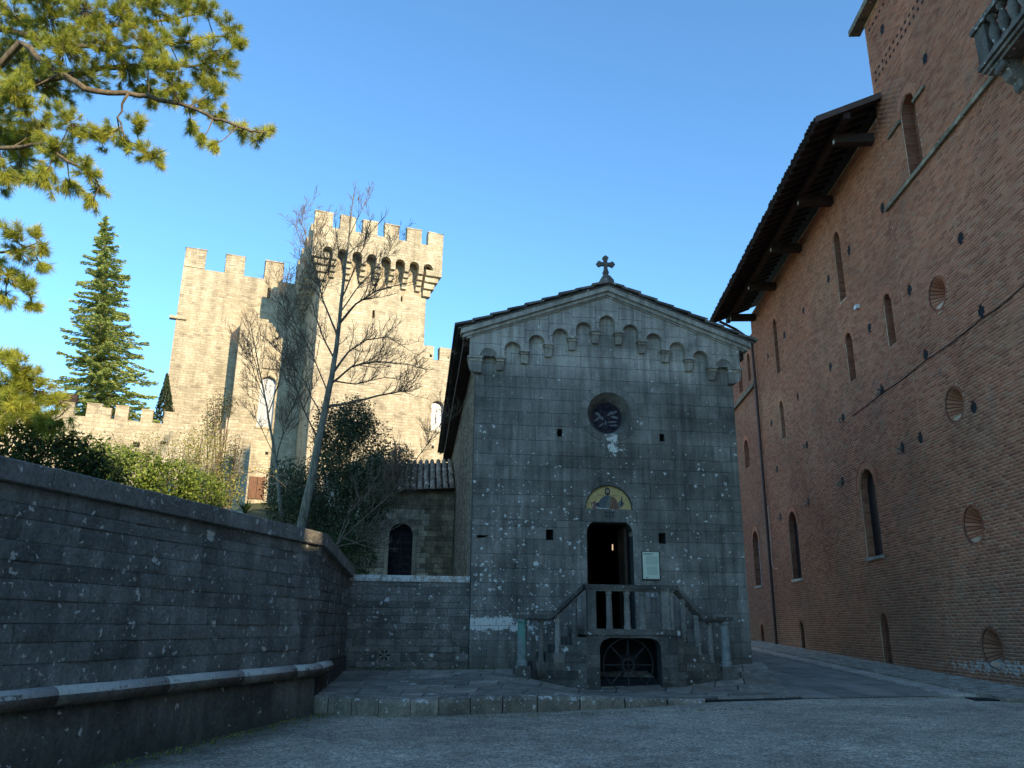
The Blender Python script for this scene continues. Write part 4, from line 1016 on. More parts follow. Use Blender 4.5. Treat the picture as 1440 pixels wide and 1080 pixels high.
# ---- bricks, laid course by course around the openings
HOLES = [(-0.64,10.2),(2.65,10.14),(-1.03,7.93),(2.22,7.87),(5.58,7.78),(9.33,7.72),(10.13,5.42),(4.61,5.54),(3.31,5.58),(0.07,5.67),(10.08,10.02),(5.94,10.09),(6.89,13.56),(9.25,13.47),(12.6,13.44),(15.65,13.43),(18.69,13.42),(14.52,10.04),(19.09,9.95),(-0.34,16.26),(3.72,13.55),(13.89,7.7),(14.44,5.3),(18.88,5.2),(18.79,7.53),(1.94,19.28)]
def brick_iv(z, xa, xb, wins, oc):
    cut = []
    for wd in wins:
        o = rnd_open(*wd[:4]); R1 = o['r'] + 0.26
        if o['z0'] - 0.02 < z < o['zc'] + R1:
            hw = o['r']+0.004 if z <= o['zc'] else math.sqrt(R1*R1 - (z-o['zc'])**2); cut.append((o['cx']-hw, o['cx']+hw))
    for u, zc in oc:
        if abs(z-zc) < 0.56: hw = math.sqrt(0.56**2-(z-zc)**2); cut.append((-u-hw, -u+hw))
    for u, zc in HOLES:
        if abs(z-zc) < 0.09: cut.append((-u-0.15, -u+0.15))
        elif abs(z-zc) < 0.18: cut.append((-u-0.07, -u+0.07))
    cut.sort(); iv = []; x = xa
    for a, b_ in cut:
        if b_ < xa or a > xb: continue
        if a > x: iv.append((x, a))
        x = max(x, b_)
    if x < xb: iv.append((x, xb))
    return iv
rs = np.random.RandomState(4)
BR = []     # x0, x1, z0, rnd, wall
for (xa, xb, z1, wins, oc, wl) in ((-21.5, -3.212, 16.7, WIN, [], 0), (-3.210, 7.0, 20.45, TWIN, OCU, 1)):
    nrow = int((z1 + 1.4)/CH)
    for r_ in range(nrow):
        z0 = -1.4 + r_*CH; zm = z0 + CH/2
        off = (0.5 if r_ % 2 else 0.0)*BL + rs.uniform(-.02, .02)
        for a, b_ in brick_iv(zm, xa, xb, wins, oc):
            k0 = math.floor((a-off)/BL); x = k0*BL + off
            while x < b_:
                p, q = max(a, x)+0.006, min(b_, x+BL)-0.006
                if q - p > 0.03: BR.append((p, q, z0, rs.uniform(), wl))
                x += BL
BR = np.array(BR)
# the bricks that show largest: nearest to the eye and inside the frame
ca, sa = math.cos(A_BR), math.sin(A_BR)
xc = (BR[:,0]+BR[:,1])/2; wx = O_BR.x + xc*ca; wy = O_BR.y + xc*sa; wz = BR[:,2]+CH/2
cp, sp_ = math.cos(PITCH), math.sin(PITCH)
dd = wy*cp + wz*sp_; uu = wx*F_PX/dd; vv = (-wy*sp_ + wz*cp)*F_PX/dd
size = CH*F_PX/dd * (BL*F_PX/dd*np.abs(wx/np.maximum(wy,1))) 
ok = (np.abs(uu) < 712) & (np.abs(vv) < 530) & (BR[:,1]-BR[:,0] > BL-0.02)
idx = np.where(ok)[0]; pick = set(idx[np.argsort(-size[idx])][:299].tolist())
bm_ = []
for k in range(8):
    m = MB(); m.box(-(BL-.012)/2, (BL-.012)/2, -0.006, 0.01, 0.007, CH-0.007, r=(k+0.5)/8+0.003); bm_.append(m.mesh('brick', M['brick']))
for i in sorted(pick):
    o = link('brick', bm_[int(BR[i,3]*8) % 8], wall_m if BR[i,4] == 0 else wall_t); o.location = (xc[i], rs.uniform(-.002,.002), BR[i,2]+1.4)
for wl, par in ((0, wall_m), (1, wall_t)):
    sel = np.array([i for i in range(len(BR)) if i not in pick and BR[i,4] == wl]); B_ = BR[sel]; n_ = len(B_)
    yf_ = -0.0055 + rs.uniform(-.002, .002, n_); x0, x1 = B_[:,0], B_[:,1]; z0 = B_[:,2]+0.007+1.4; z1 = B_[:,2]+CH-0.007+1.4; yb = np.full(n_, 0.01)
    V = np.stack([np.stack(c, 1) for c in ((x0,yf_,z0),(x1,yf_,z0),(x1,yf_,z1),(x0,yf_,z1),(x0,yb,z0),(x1,yb,z0),(x1,yb,z1),(x0,yb,z1))], 1).reshape(-1, 3)
    base = np.array([(0,1,2,3),(0,4,5,1),(1,5,6,2),(2,6,7,3),(3,7,4,0)])
    Fc = (np.arange(n_)[:,None,None]*8 + base[None]).reshape(-1, 4)
    npmesh('brick_courses', V, Fc, M['brick'], np.repeat(B_[:,3], 5), par, kind='stuff')
for u, z in HOLES:
    m = MB(); m.box(-u-.155, -u+.155, -0.002, 0.004, z-.19, z+.19); pb(m, 'putlog_hole_shade', M['black'], wall_m if u > 3.2 else wall_t)  # black plate stands in for the shade of a recess
# arch rings, infill, panes
def brick_ring(cx, zc, r0, r1, a0, a1, n, par, y0=-0.028, tone=(.6, .95)):
    for i in range(n):
        p0 = a0+(a1-a0)*i/n; p1 = a0+(a1-a0)*(i+1)/n; g = (p1-p0)*0.05
        m = MB(); poly = arcpts(cx, zc, r1, p0+g, p1-g, 1) + arcpts(cx, zc, r0, p1-g, p0+g, 1)
        m.prism(poly, y0+random.uniform(-.003,.003), 0.02, 0, back=False); m.r = [random.uniform(*tone)]*len(m.f); pb(m, 'arch_brick', M['brick'], par)
b = NB('dark_window_mesh'); p = b.obj(); M['winmesh'] = b.bsdf(b.val((0.022, 0.024, 0.028), b.rng(b.noise(p, 30, 3, 0.6), 0.3, 0.7, 0.5, 1.6)), 0.5)
b = NB('old_window_glass'); M['wglass'] = b.bsdf((0.03, 0.035, 0.042), 0.12, spec=0.5)
def window(wd, par, dep=0.36):
    o = rnd_open(*wd[:4]); kd = wd[4]; cx, r, zc, z0 = o['cx'], o['r'], o['zc'], o['z0']
    nb = max(9, int(math.pi*(r+.13)/0.085)); brick_ring(cx, zc, r+.002, r+.25, 0, 180, nb, par)
    if kd in ('glass', 'white'):   # projecting label over the arch
        m = MB(); m.prism(arcpts(cx, zc, r+.30, 8, 172, 18) + arcpts(cx, zc, r+.255, 172, 8, 18), -0.045, 0.02); m.r = [0.3]*len(m.f); pb(m, 'hood_mould', M['brick'], par)
    poly = [(cx-r-.05, z0-.05), (cx+r+.05, z0-.05), (cx+r+.05, zc)] + arcpts(cx, zc, r+.05, 0, 180, 12) + [(cx-r-.05, zc)]
    m = MB()
    d_ = {'blind': 0.40, 'niche': 0.16, 'glass': 0.27, 'white': 0.34}[kd]
    m.prism(poly, d_, d_+0.05); mt = M['brick_tex'] if kd in ('blind', 'niche') else (M['winmesh'] if kd == 'glass' else M['wglass'])
    pane = pb(m, 'window_infill' if kd in ('blind', 'niche') else 'window_pane', mt, par)
    if kd == 'white':
        for a, b_ in ((cx-r+.0, cx-r+.09), (cx-.035, cx+.035), (cx+r-.09, cx+r)):
            m = MB(); m.box(a, b_, d_-.05, d_-.002, z0, zc+r*.5); pb(m, 'window_frame', M['white'], pane)
        m = MB(); m.box(cx-r, cx+r, d_-.048, d_-.004, zc-.9, zc-.84); pb(m, 'window_frame', M['white'], pane)
    if kd in ('glass', 'white') and z0 < 8:
        m = MB(); m.box(cx-r-.08, cx+r+.08, -0.06, 0.3, z0-.11, z0-.002); pb(m, 'window_sill', gut, par)
for wd in WIN: window(wd, wall_m)
for wd in TWIN: window(wd, wall_t)
for wd in FWIN: window(wd, wall_f)
for u, z in OCU:
    cx = -u; brick_ring(cx, z, 0.50, 0.56, 0, 360, 30, wall_t, -0.012, (.0, .35))  # dark-toned rim bricks stand in for the shadow round the rim
    m = MB(); vs = []; fs = []; n_ = 48
    for r_, y in ((0.505, -0.004), (0.47, 0.03), (0.215, 0.40)):
        for k in range(n_): vs.append((cx+r_*math.cos(2*math.pi*k/n_), y, z+r_*math.sin(2*math.pi*k/n_)))
    for i in range(2):
        for k in range(n_): j = (k+1) % n_; fs.append((i*n_+k, i*n_+j, (i+1)*n_+j, (i+1)*n_+k))
    m.add(vs, fs); oc = pb(m, 'oculus', M['soot'], wall_t)
    m = MB(); nb_ = 22
    for q in range(nb_):
        a0_, a1_ = 2*math.pi*(q+.12)/nb_, 2*math.pi*(q+.88)/nb_; rv = random.uniform(.2, .95); vv_ = []
        for r_, y in ((0.452, 0.012), (0.185, 0.39)):
            for a_ in (a0_, (a0_+a1_)/2, a1_): vv_.append((cx+r_*math.cos(a_), y, z+r_*math.sin(a_)))
        for r_, y in ((0.48, 0.02), (0.22, 0.40)):
            for a_ in (a0_, (a0_+a1_)/2, a1_): vv_.append((cx+r_*math.cos(a_), y, z+r_*math.sin(a_)))
        m.add(vv_, [(0,1,4,3),(1,2,5,4),(0,3,9,6),(2,8,11,5),(0,6,7,1),(1,7,8,2),(3,4,10,9),(4,5,11,10)], rv)
    pb(m, 'splay_bricks', M['brick'], oc)
    m = MB(); m.prism(arcpts(cx, z, 0.23, 0, 345, 23), 0.41, 0.45); pb(m, 'oculus_pane', M['black'], oc)
    m = MB(); m.prism(arcpts(cx, z, 0.46, 235, 305, 8) + [(cx+.2, z-.33), (cx-.2, z-.33)], 0.03, 0.2); pb(m, 'mortar_ledge', M['limemortar'], oc)
# string course, impost ledges, dentil rows, cornice, upper stage
ledge = make_wallstone('mossy_ledge_stone', (0.06, 0.06, 0.05), (0.15, 0.15, 0.125), 0.35)
x = -3.35
while x < 8.0:
    m = MB(); m.prism([(x+.003, 13.22), (x+.9, 13.22), (x+.9, 13.36), (x+.003, 13.36)], -0.11, 0.02, 0.012); pb(m, 'string_course_stone', ledge, wall_t); x += 0.903
for u0, u1 in ((1.60, 2.55), (-0.12, 0.62)):
    m = MB(); m.box(-u1, -u0, -0.09, 0.02, 15.42, 15.53); pb(m, 'impost_ledge', ledge, wall_t)
for zq, x0 in ((18.22, -2.9), (17.95, -2.95), (19.98, -2.9)):
    x = x0
    while x < 6.5:
        m = MB(); m.box(x, x+.12, -0.0155, 0.0, zq, zq+.085); pb(m, 'dentil_gap_shade', M['black'], wall_t); x += 0.30  # black boxes on the wall face paint the shaded gaps
m = MB(); m.box(-3.75, 21.6, -0.35, 0.05, 20.502, 20.72); pb(m, 'tower_cornice', ledge)
m = MB(); m.box(-3.15, 21.4, 0.06, 9.9, 20.5, 23.2); pb(m, 'tower_parapet', M['castle'])
x = -3.15
while x < 20.5:
    m = MB(); m.box(x, x+1.1, 0.06, 0.6, 23.2, 24.4); pb(m, 'merlon', M['castle']); x += 2.0
# bodies out of view: tower depth, and an added wing shaped to shade the yard
m = MB(); m.box(8.02, 21.4, 0.0, 0.7, -2.2, 20.5); m.box(-3.2, 21.4, 0.71, 9.9, -2.2, 20.49); pb(m, 'tower_body', M['brick_tex'])  # tower run on out of view so that it shades the bare tree
m = MB(); m.box(21.42, 31, 0.6, 9.5, -2.2, 10.8); m.box(21.42, 31, 0.0, 0.6, -2.2, 10.85); pb(m, 'shade_wing', M['brick_tex'])  # unseen wing added to keep the left wall out of the sun
m = MB(); m.box(21.42, 24.2, 0.0, 0.15, 10.85, 13.6); m.box(25.0, 31, 0.0, 0.15, 10.85, 13.6); pb(m, 'shade_parapet', M['brick_tex'])  # unseen parapet, its gap shaped to let a sun patch onto the coping
m = MB(); m.box(31.02, 60, 0.0, 3.0, -2.2, 14.5); pb(m, 'shade_wing', M['brick_tex'])  # added block, height and depth set by what it should shade
m = MB(); m.box(-34, -3.22, 0.71, 9.5, -2.2, 16.7); pb(m, 'rear_body', M['brick_tex'])
# eaves: deck, tiles, rafters, purlin, brackets
def rz(y): return 16.42 + 0.40*(y+2.2)
def deck(xa, xb, ya, yb, t0, t1):
    m = MB(); m.add([(xa,ya,rz(ya)+t0),(xb,ya,rz(ya)+t0),(xb,yb,rz(yb)+t0),(xa,yb,rz(yb)+t0),(xa,ya,rz(ya)+t1),(xb,ya,rz(ya)+t1),(xb,yb,rz(yb)+t1),(xa,yb,rz(yb)+t1)], [(0,3,2,1),(4,5,6,7),(0,1,5,4),(1,2,6,5),(2,3,7,6),(3,0,4,7)]); return m
eav = pb(deck(-21.8, -2.72, -2.2, -0.001, -0.05, 0.0), 'eaves_roof', M['timber'])
pb(deck(-21.8, -3.23, 0.0, 4.8, -0.05, 0.12), 'main_roof', M['tile_dark'])
m = MB(); m.add([(-21.8,4.8,rz(4.8)),(-3.23,4.8,rz(4.8)),(-3.23,10,rz(4.8)-2.0),(-21.8,10,rz(4.8)-2.0),(-21.8,4.8,rz(4.8)+.12),(-3.23,4.8,rz(4.8)+.12),(-3.23,10,rz(4.8)-1.9),(-21.8,10,rz(4.8)-1.9)], [(0,3,2,1),(4,5,6,7),(0,1,5,4),(1,2,6,5),(2,3,7,6),(3,0,4,7)]); pb(m, 'rear_roof', M['tile_dark'])
x = -21.7; tm = None
while x < -2.72:
    m = MB(); n_ = 6; vs = []; fs = []
    for (yy, rr_) in ((-2.30, .085), (-1.9, .075)):
        for sc in (1.0, 0.8):
            for k in range(n_+1): a = math.pi*k/n_; vs.append((rr_*sc*math.cos(a), yy, rz(yy)+.005 + rr_*sc*math.sin(a)))
    q = n_+1
    for k in range(n_): fs += [(k, k+1, 2*q+k+1, 2*q+k), (q+k, 3*q+k, 3*q+k+1, q+k+1), (k, q+k, q+k+1, k+1)]
    if tm is None: m.add(vs, fs); tm = m.mesh('roof_tile', M['tile_dark'])
    o = link('roof_tile', tm, eav); o.location = (x, random.uniform(-.03,.03), 1.4+random.uniform(-.008,.008)); x += 0.21
x = -21.6
while x < -2.75:
    pb(deck(x, x+.09, -2.16, -0.001, -0.17, -0.052), 'rafter', M['timber'], eav); x += 0.52
m = MB(); m.box(-21.8, -2.74, -1.30, -1.08, rz(-1.2)-.42, rz(-1.2)-.185); pb(m, 'purlin', M['timber'], eav)
m = MB(); m.box(-21.8, -2.74, -2.18, -2.10, rz(-2.15)-.10, rz(-2.15)-.055); pb(m, 'eaves_board', M['timber'], eav)
pb(deck(-2.718, -2.66, -2.25, -0.001, -0.16, 0.06), 'verge_board', m_plain('weathered_verge_wood', (0.13, 0.085, 0.07), 0.85, var=0.35), eav)
for u in (3.75, 7.95, 12.1, 16.3, 20.5):
    m = MB(); m.prism([(-u-.14, 15.70), (-u+.14, 15.70), (-u+.14, 16.385), (-u-.14, 16.385)], -0.3, 0.2)
    zt_ = rz(-1.2)-.422
    m = MB(); m.box(-u-.15, -u+.15, -1.32, 0.15, zt_-.34, zt_); br_ = pb(m, 'eaves_bracket', M['timber'], eav)
    m = MB(); m.box(-u-.05, -u+.05, -1.35, -1.322, zt_-.3, zt_-.18); pb(m, 'bracket_end', M['white'], br_)
# far part: string course
m = MB(); m.box(-33, -21.55, -0.16, 0.0, 12.62, 12.86); pb(m, 'string_course_stone', ledge, wall_f)
# drainpipe
m = MB(); m.tube([(-20.7,-1.9,16.1),(-20.9,-1.0,15.7),(-21.0,-0.16,15.1),(-21.0,-0.14,12),(-21.0,-0.14,4),(-21.0,-0.14,-0.9)], 0.075, 8); pb(m, 'drainpipe', M['pipe'])
m = MB(); m.tube([(-20.85,-0.06,6.0),(-20.8,-.06,4.3),(-20.9,-.08,3.4),(-20.6,-.10,2.9),(-20.0,-.04,2.8)], 0.018, 5); pb(m, 'loose_wire', gut)
# balcony
bal = empty('stone_balcony', O_BR, 0)
bal.rotation_euler = (0,0,A_BR); bal.location = (O_BR.x + 5.8*ca, O_BR.y + 5.8*sa, 13.0); tag(bal, 'weathered grey stone balcony jutting from the brick tower wall', 'balcony')
def bb_(m, name, mat, parent=None, smooth=False):
    m.v = [(v[0]-5.8, v[1], v[2]-13.0) for v in m.v]; return m.build(name, mat, parent or bal, smooth)
bstone = make_wallstone('balcony_stone', (0.035, 0.038, 0.04), (0.1, 0.105, 0.105), 0.3)
for i, (yo, z0, z1) in enumerate(((0.62, 13.16, 13.28), (0.55, 13.06, 13.158), (0.47, 12.97, 13.058))):
    m = MB(); m.box(3.72+.06*i, 7.9-.06*i, -yo, 0.0, z0, z1); bb_(m, 'balcony_slab', bstone)
m = MB(); m.box(3.70, 7.92, -0.64, -0.36, 14.22, 14.36); bb_(m, 'balcony_rail', bstone)
m = MB(); m.box(3.70, 3.98, -0.355, -0.001, 14.22, 14.36); bb_(m, 'balcony_rail', bstone)
m = MB(); m.box(3.78, 4.22, -0.58, -0.38, 13.281, 14.219); bb_(m, 'balcony_pier', bstone)
for i in range(8):
    x = 4.45 + i*0.40; m = MB(); m.lathe([(.12,13.281),(.12,13.36),(.06,13.42),(.14,13.66),(.13,13.8),(.06,14.06),(.075,14.1),(.12,14.14),(.12,14.219)], x, -0.48, 10); bb_(m, 'balcony_baluster', bstone, None, True)
for x in (4.15, 6.4):
    poly = [(0.0,12.2),(0.0,12.969),(-0.46,12.969),(-0.45,12.82),(-0.33,12.72),(-0.28,12.55),(-0.13,12.45),(-0.1,12.25)]
    m = MB(); m.add([(x, y, z) for y, z in poly] + [(x+.32, y, z) for y, z in poly], [tuple(range(8)), tuple(reversed(range(8, 16)))] + [(k, 8+k, 8+(k+1) % 8, (k+1) % 8) for k in range(8)]); bb_(m, 'balcony_bracket', bstone)
    m = MB(); m.tube([(x-.02, -0.40, 12.84), (x+.34, -0.40, 12.84)], 0.09, 10); bb_(m, 'bracket_scroll', bstone, None, True)
# overhead cable clipped along the wall
pts = []
for a, b_ in (((-7.0, 8.1), (-2.96, 7.80)), ((-2.96, 7.80), (-1.03, 7.73)), ((-1.03, 7.73), (2.22, 7.68)), ((2.22, 7.68), (5.58, 7.63)), ((5.58, 7.63), (8.97, 7.58))):
    for t in np.linspace(0, 1, 7)[:-1]:
        u = a[0]*(1-t)+b_[0]*t; z = a[1]*(1-t)+b_[1]*t - 0.05*math.sin(math.pi*t); pts.append((O_BR.x - u*ca + 0.03*sa, O_BR.y - u*sa - 0.03*ca, z))
m = MB(); m.tube(pts, 0.014, 5); m.build('wall_cable', M['black'], None, label='thin black cable strung across the brick tower wall between two holes', cat='cable')
for u, z in ((5.58, 7.78), (9.33, 7.72), (4.61, 5.54), (10.13, 5.42), (13.89, 7.7), (14.44, 5.3), (18.88, 5.2)):
    m = MB(); m.tube([(-u,-.012,z),(-u,-.16,z-.02),(-u,-.17,z-.14),(-u,-.10,z-.16)], [.03,.035,.05,.03], 6); pb(m, 'wall_anchor', ledge, wall_m)
m = MB(); m.box(-6.75, -6.5, -0.14, 0.01, 11.1, 11.24); pb(m, 'projecting_stone', M['white'], wall_m)

# ================================================================== CASTLE
A_CA = R(22); O_CA = Vector((-12.968, 50.0, 0))
cas = empty('castle', (O_CA.x, O_CA.y, 4.0), A_CA, 'sunlit pale stone castle with battlemented wings and a corbelled tower', 'castle')
def cb_(m, name, mat=None, parent=None):
    m.v = [(v[0], v[1], v[2]-4.0) for v in m.v]; return m.build(name, mat or M['castle'], parent or cas)
def box(name, *a, mat=None, parent=None):
    m = MB(); m.box(*a)
    if name.startswith('merlon'): m.v = [tuple(c_+random.uniform(-.035,.035) for c_ in v) for v in m.v]
    return cb_(m, name, mat, parent)
def core2(name, z0, z1, xa, xb, ops, y0, y1, extra=()):
    m = MB()
    for pl, *_ in course_polys(sorted({z0, z1, *extra}), lambda z: xa, lambda z: xb, None, ops, 0.0): m.prism(pl, y0, y1)
    return cb_(m, name)
slit = lambda u, z0, z1, w_=0.14: rect_open(u-w_/2, u+w_/2, z0, z1)
tw = core2('tower', 3.0, 24.9, 0.0, 7.35, [slit(3.7, 20.05, 20.65, .16), slit(5.6, 21.6, 22.0, .12)], 0.0, 0.8)
box('tower_core', 0.02, 7.33, 0.8, 9.0, 3.0, 25.0, parent=tw)
box('slit_shade', 3.5, 3.9, 0.6, 0.7, 20, 20.7, mat=M['black'], parent=tw)
hd = box('tower_head', -0.5, 7.85, -0.5, 9.5, 25.0, 25.3)
# machicolation: parapet bays with arches on stepped corbels, on the three sides in view
def bay(fn, c, hw, name='parapet_bay'):
    arch = arcpts(c, 24.05, hw-.16, 0, 180, 10)
    poly = [(c+hw-.16, 23.95), (c+hw, 23.95), (c+hw, 25.85), (c-hw, 25.85), (c-hw, 23.95), (c-hw+.16, 23.95)] + arch[::-1]
    m = MB(); m.prism(poly, -0.85, -0.42); m.v = [fn(v) for v in m.v]; cb_(m, name, None, hd)
def corbel(fn, c):
    for i, (d, z0, z1) in enumerate(((0.22, 22.5, 22.85), (0.42, 22.85, 23.2), (0.62, 23.2, 23.55), (0.84, 23.55, 23.95))):
        m = MB(); m.box(c-.17, c+.17, -d, 0.02, z0+.004, z1); m.v = [fn(v) for v in m.v]; cb_(m, 'corbel_stone', None, hd)
ff = lambda v: v
fl = lambda v: (v[1], 7.35-v[0]+0.8, v[2])       # left side: local x runs backward
fr_ = lambda v: (7.35-v[1], v[0], v[2])
cs = [-0.33 + 1.002*k for k in range(9)]
for k in range(8): bay(ff, (cs[k]+cs[k+1])/2, 0.501)
m = MB(); m.box(-0.85, cs[0], -0.85, -0.42, 23.95, 25.85); cb_(m, 'parapet_bay', None, hd); m = MB(); m.box(cs[8], 8.2, -0.85, -0.42, 23.95, 25.85); cb_(m, 'parapet_bay', None, hd)
for k in range(1, 8): corbel(ff, cs[k])
for i, (d, z0, z1) in enumerate(((0.25, 22.2, 22.7), (0.45, 22.7, 23.15), (0.65, 23.15, 23.55), (0.845, 23.55, 23.95))):
    for xa, xb in ((-d, 0.3), (7.05, 7.35+d)):
        m = MB(); m.box(xa, xb, -d, 0.3, z0, z1-.003); cb_(m, 'corner_corbel', None, hd)
for k in range(8):
    bay(fl, -0.3+1.06*k+0.4, 0.53); bay(fr_, 0.1+1.06*k+0.5, 0.53)
    corbel(fl, 0.6+1.06*k); corbel(fr_, 0.6+1.06*k)
for (a, b_), hole in zip(((-0.85, 0.33), (0.86, 1.92), (2.40, 3.46), (3.95, 4.99), (5.54, 6.58), (7.10, 8.2)), (0,0,0,1,1,0)):
    mm = box('merlon', a, b_, -0.85, -0.40, 25.852, 26.85, parent=hd)
    box('merlon_cap', a-.03, b_+.03, -0.88, -0.37, 26.852, 26.92, parent=hd)
    if hole: box('arrow_hole_shade', (a+b_)/2-.1, (a+b_)/2+.1, -0.856, -0.84, 25.98, 26.25, mat=M['black'], parent=hd)  # black box painted as the dark of a hole in the merlon
for k in range(4):
    box('merlon', -0.85, -0.40, 1.1+2.1*k, 2.2+2.1*k, 25.85, 26.85, parent=hd); box('merlon', 7.75, 8.2, 1.1+2.1*k, 2.2+2.1*k, 25.85, 26.85, parent=hd)
# left wing
wg = box('left_wing', -8.9, 0.0, 8.0, 17.0, 3.0, 25.05)
for a, b_ in ((-8.9, -7.46), (-6.05, -4.66), (-3.2, -1.82)):
    box('merlon', a, b_, 8.0, 8.6, 25.052, 26.55, parent=wg); box('merlon_cap', a-.03, b_+.03, 7.97, 8.63, 26.552, 26.63, parent=wg)
for a in (9.6, 12.4, 15.2): box('merlon', -8.9, -8.3, a, a+1.4, 25.05, 26.55, parent=wg)
box('stone_stub', -9.35, -8.2, 7.85, 8.3, 20.9, 21.1, parent=wg)
box('arrow_slit', -2.85, -2.62, 7.985, 8.1, 23.55, 24.4, mat=M['black'], parent=wg)
# projecting block between wing and tower
bw = arc_open(-2.25, 16.35, 0.52, 13.15)
bk = core2('projecting_block', 3.0, 21.1, -4.55, 0.0, [bw], 6.0, 6.6)
box('block_core', -4.53, -0.02, 6.6, 8.0, 3.0, 21.05, parent=bk)
box('block_buttress', -2.78, -1.0, 5.88, 6.0, 17.4, 20.8, parent=bk)
b = NB('sky_reflection_glass'); M['cglass'] = b.bsdf((0.22, 0.235, 0.26), 0.3, spec=0.5)  # pale blue base colour paints in the reflected sky
def cwin(par, cx, r, z0, zc, y):
    m = MB(); m.prism([(cx-r-.02, z0), (cx+r+.02, z0), (cx+r+.02, zc)] + arcpts(cx, zc, r+.02, 0, 180, 12) + [(cx-r-.02, zc)], y+.28, y+.32); wn = cb_(m, 'window', M['cglass'], par)
    for a in (-r, -.03, r-.06): box('window_frame', cx+a, cx+a+.06, y+.22, y+.279, z0, zc+r*.6, mat=M['white'], parent=wn)
    box('window_frame', cx-r, cx+r, y+.225, y+.278, zc-.1, zc-.04, mat=M['white'], parent=wn)
    m = MB(); m.prism(arcpts(cx, zc, r+.28, 0, 180, 14) + arcpts(cx, zc, r+.01, 180, 0, 14), y-.03, y+.05); cb_(m, 'window_arch', None, par)
    box('window_sill', cx-r-.1, cx+r+.1, y-.06, y+.25, z0-.14, z0-.002, parent=par)
cwin(bk, -2.25, 0.52, 13.15, 16.35, 6.0)
for u, z in ((-2.0, 19.7), (-2.05, 19.1), (-1.9, 11.3)): box('putlog_hole_shade', u-.1, u+.1, 5.87 if z > 17.5 else 5.99, 6.1, z-.1, z+.1, mat=M['black'], parent=bk)  # black boxes stand in for shaded holes in the block
# shutters at its foot
sh_ = m_plain('brown_shutter_wood', (0.16, 0.075, 0.04), 0.7, var=0.4)
for a in (-2.85, -2.32): box('shutter', a, a+.5, 5.90, 5.99, 8.1, 9.6, mat=sh_, parent=bk)
# right wing
rwin = arc_open(8.53, 14.35, 0.42, 12.68)
rw_ = core2('right_wing', 3.0, 17.7, 7.352, 16.0, [rwin], 0.1, 0.7)
box('wing_core', 7.36, 15.9, 0.7, 8.0, 3.0, 17.6, parent=rw_)
for a in (7.36, 8.55, 10.6, 12.6): box('merlon', a, a+(.76 if a < 8 else 1.1), 0.1, 0.6, 17.702, 18.68, parent=rw_); 
cwin(rw_, 8.53, 0.42, 12.68, 14.35, 0.1)
for u, z in ((7.9, 17.95), (9.13, 17.95), (8.3, 11.5)): box('putlog_hole_shade', u-.08, u+.08, 0.09, 0.2, z-.1, z+.1, mat=M['black'], parent=rw_)  # black boxes in place of the wing's shaded holes
# outer curtain wall with small merlons
c0 = at(200, 580, 38.0)
cur = empty('curtain_wall', (c0.x, c0.y, 3.0), A_CA, 'low battlemented stone wall running out from the foot of the castle', 'wall')
def ub(name, *a, mat=None, parent=None):
    m = MB(); m.box(*a); m.v = [(v[0], v[1], v[2]-3.0) for v in m.v]; return m.build(name, mat or M['castle'], parent or cur)
ub('wall_body', -9.0, 5.2, 0.0, 0.7, 1.0, 9.33)
for a, b_, zt in ((-7.2,-6.4,10.0),(-5.4,-4.6,10.0),(-3.5,-2.95,9.9),(-2.42,-1.78,9.97),(-1.77,-1.35,9.8),(-1.18,-0.6,9.98),(-0.03,0.5,9.92),(1.0,1.6,9.9),(2.35,2.95,9.88),(3.9,4.5,9.88)):
    ub('merlon', a, b_, 0.0, 0.5, 9.332, zt); ub('merlon_cap', a-.02, b_+.02, -.02, .52, zt+.001, zt+.05)
ub('lantern_box', -3.55, -2.9, -.05, .55, 9.97, 10.35, mat=M['timber'])
ub('drain_hole', -0.2, 0.1, -.012, .1, 8.05, 8.3, mat=M['black']); ub('drain_hole', 1.0, 1.25, -.012, .1, 8.3, 8.45, mat=M['black'])

# ================================================================== SACRISTY beside the chapel
sac = empty('sacristy', chw(-1.75, 10.6, 1.0), A_CH, 'low stone sacristy with arched window and tiled roof behind the garden wall', 'building')
def xb(m, name, mat, parent=None, smooth=False):
    m.v = [(v[0]+1.75, v[1]-10.6, v[2]-1.0) for v in m.v]; return m.build(name, mat, parent or sac, smooth)
swo = arc_open(-2.07, 3.35, 0.45, 1.6)
m = MB()
for pl, *_ in course_polys([0.5, 5.0], lambda z: -3.5, lambda z: -0.02, None, [swo], 0.0): m.prism(pl, 10.6, 11.1)
sw_ = xb(m, 'front_wall', M['mortar']); random.seed(31)
sring = (1.6, 4.05, lambda z: -2.07-(.62 if z < 3.35 else math.sqrt(max(0,.68**2-(z-3.35)**2))), lambda z: -2.07+(.62 if z < 3.35 else math.sqrt(max(0,.68**2-(z-3.35)**2))), -2.07)
for pl, el_, er_, za, zb in course_polys(courses(1.0, 5.0, 0.21, 0.25), lambda z: -3.5, lambda z: -0.025, 0.40, [sring], 0.012):
    cx = sum(p[0] for p in pl)/len(pl); m = MB(); yy = 10.585+random.uniform(-.01,.01)
    if len(pl) == 4: rough_block(m, el_, er_, za, zb, yy, 10.62, 0.02)
    else: m.prism(pl, yy, 10.62, 0.006, back=False)
    xb(m, 'wall_stone', M['pale_ashlar'] if cx < -1.1 and zb < 4.4 else M['rubble'], sw_)
for sd in (-1, 1):
    m = MB(); m.box(-2.07+sd*.535-.075, -2.07+sd*.535+.075, 10.57, 10.9, 1.0, 3.35); xb(m, 'window_jamb', M['pale_ashlar'], sw_)
ring = MB()
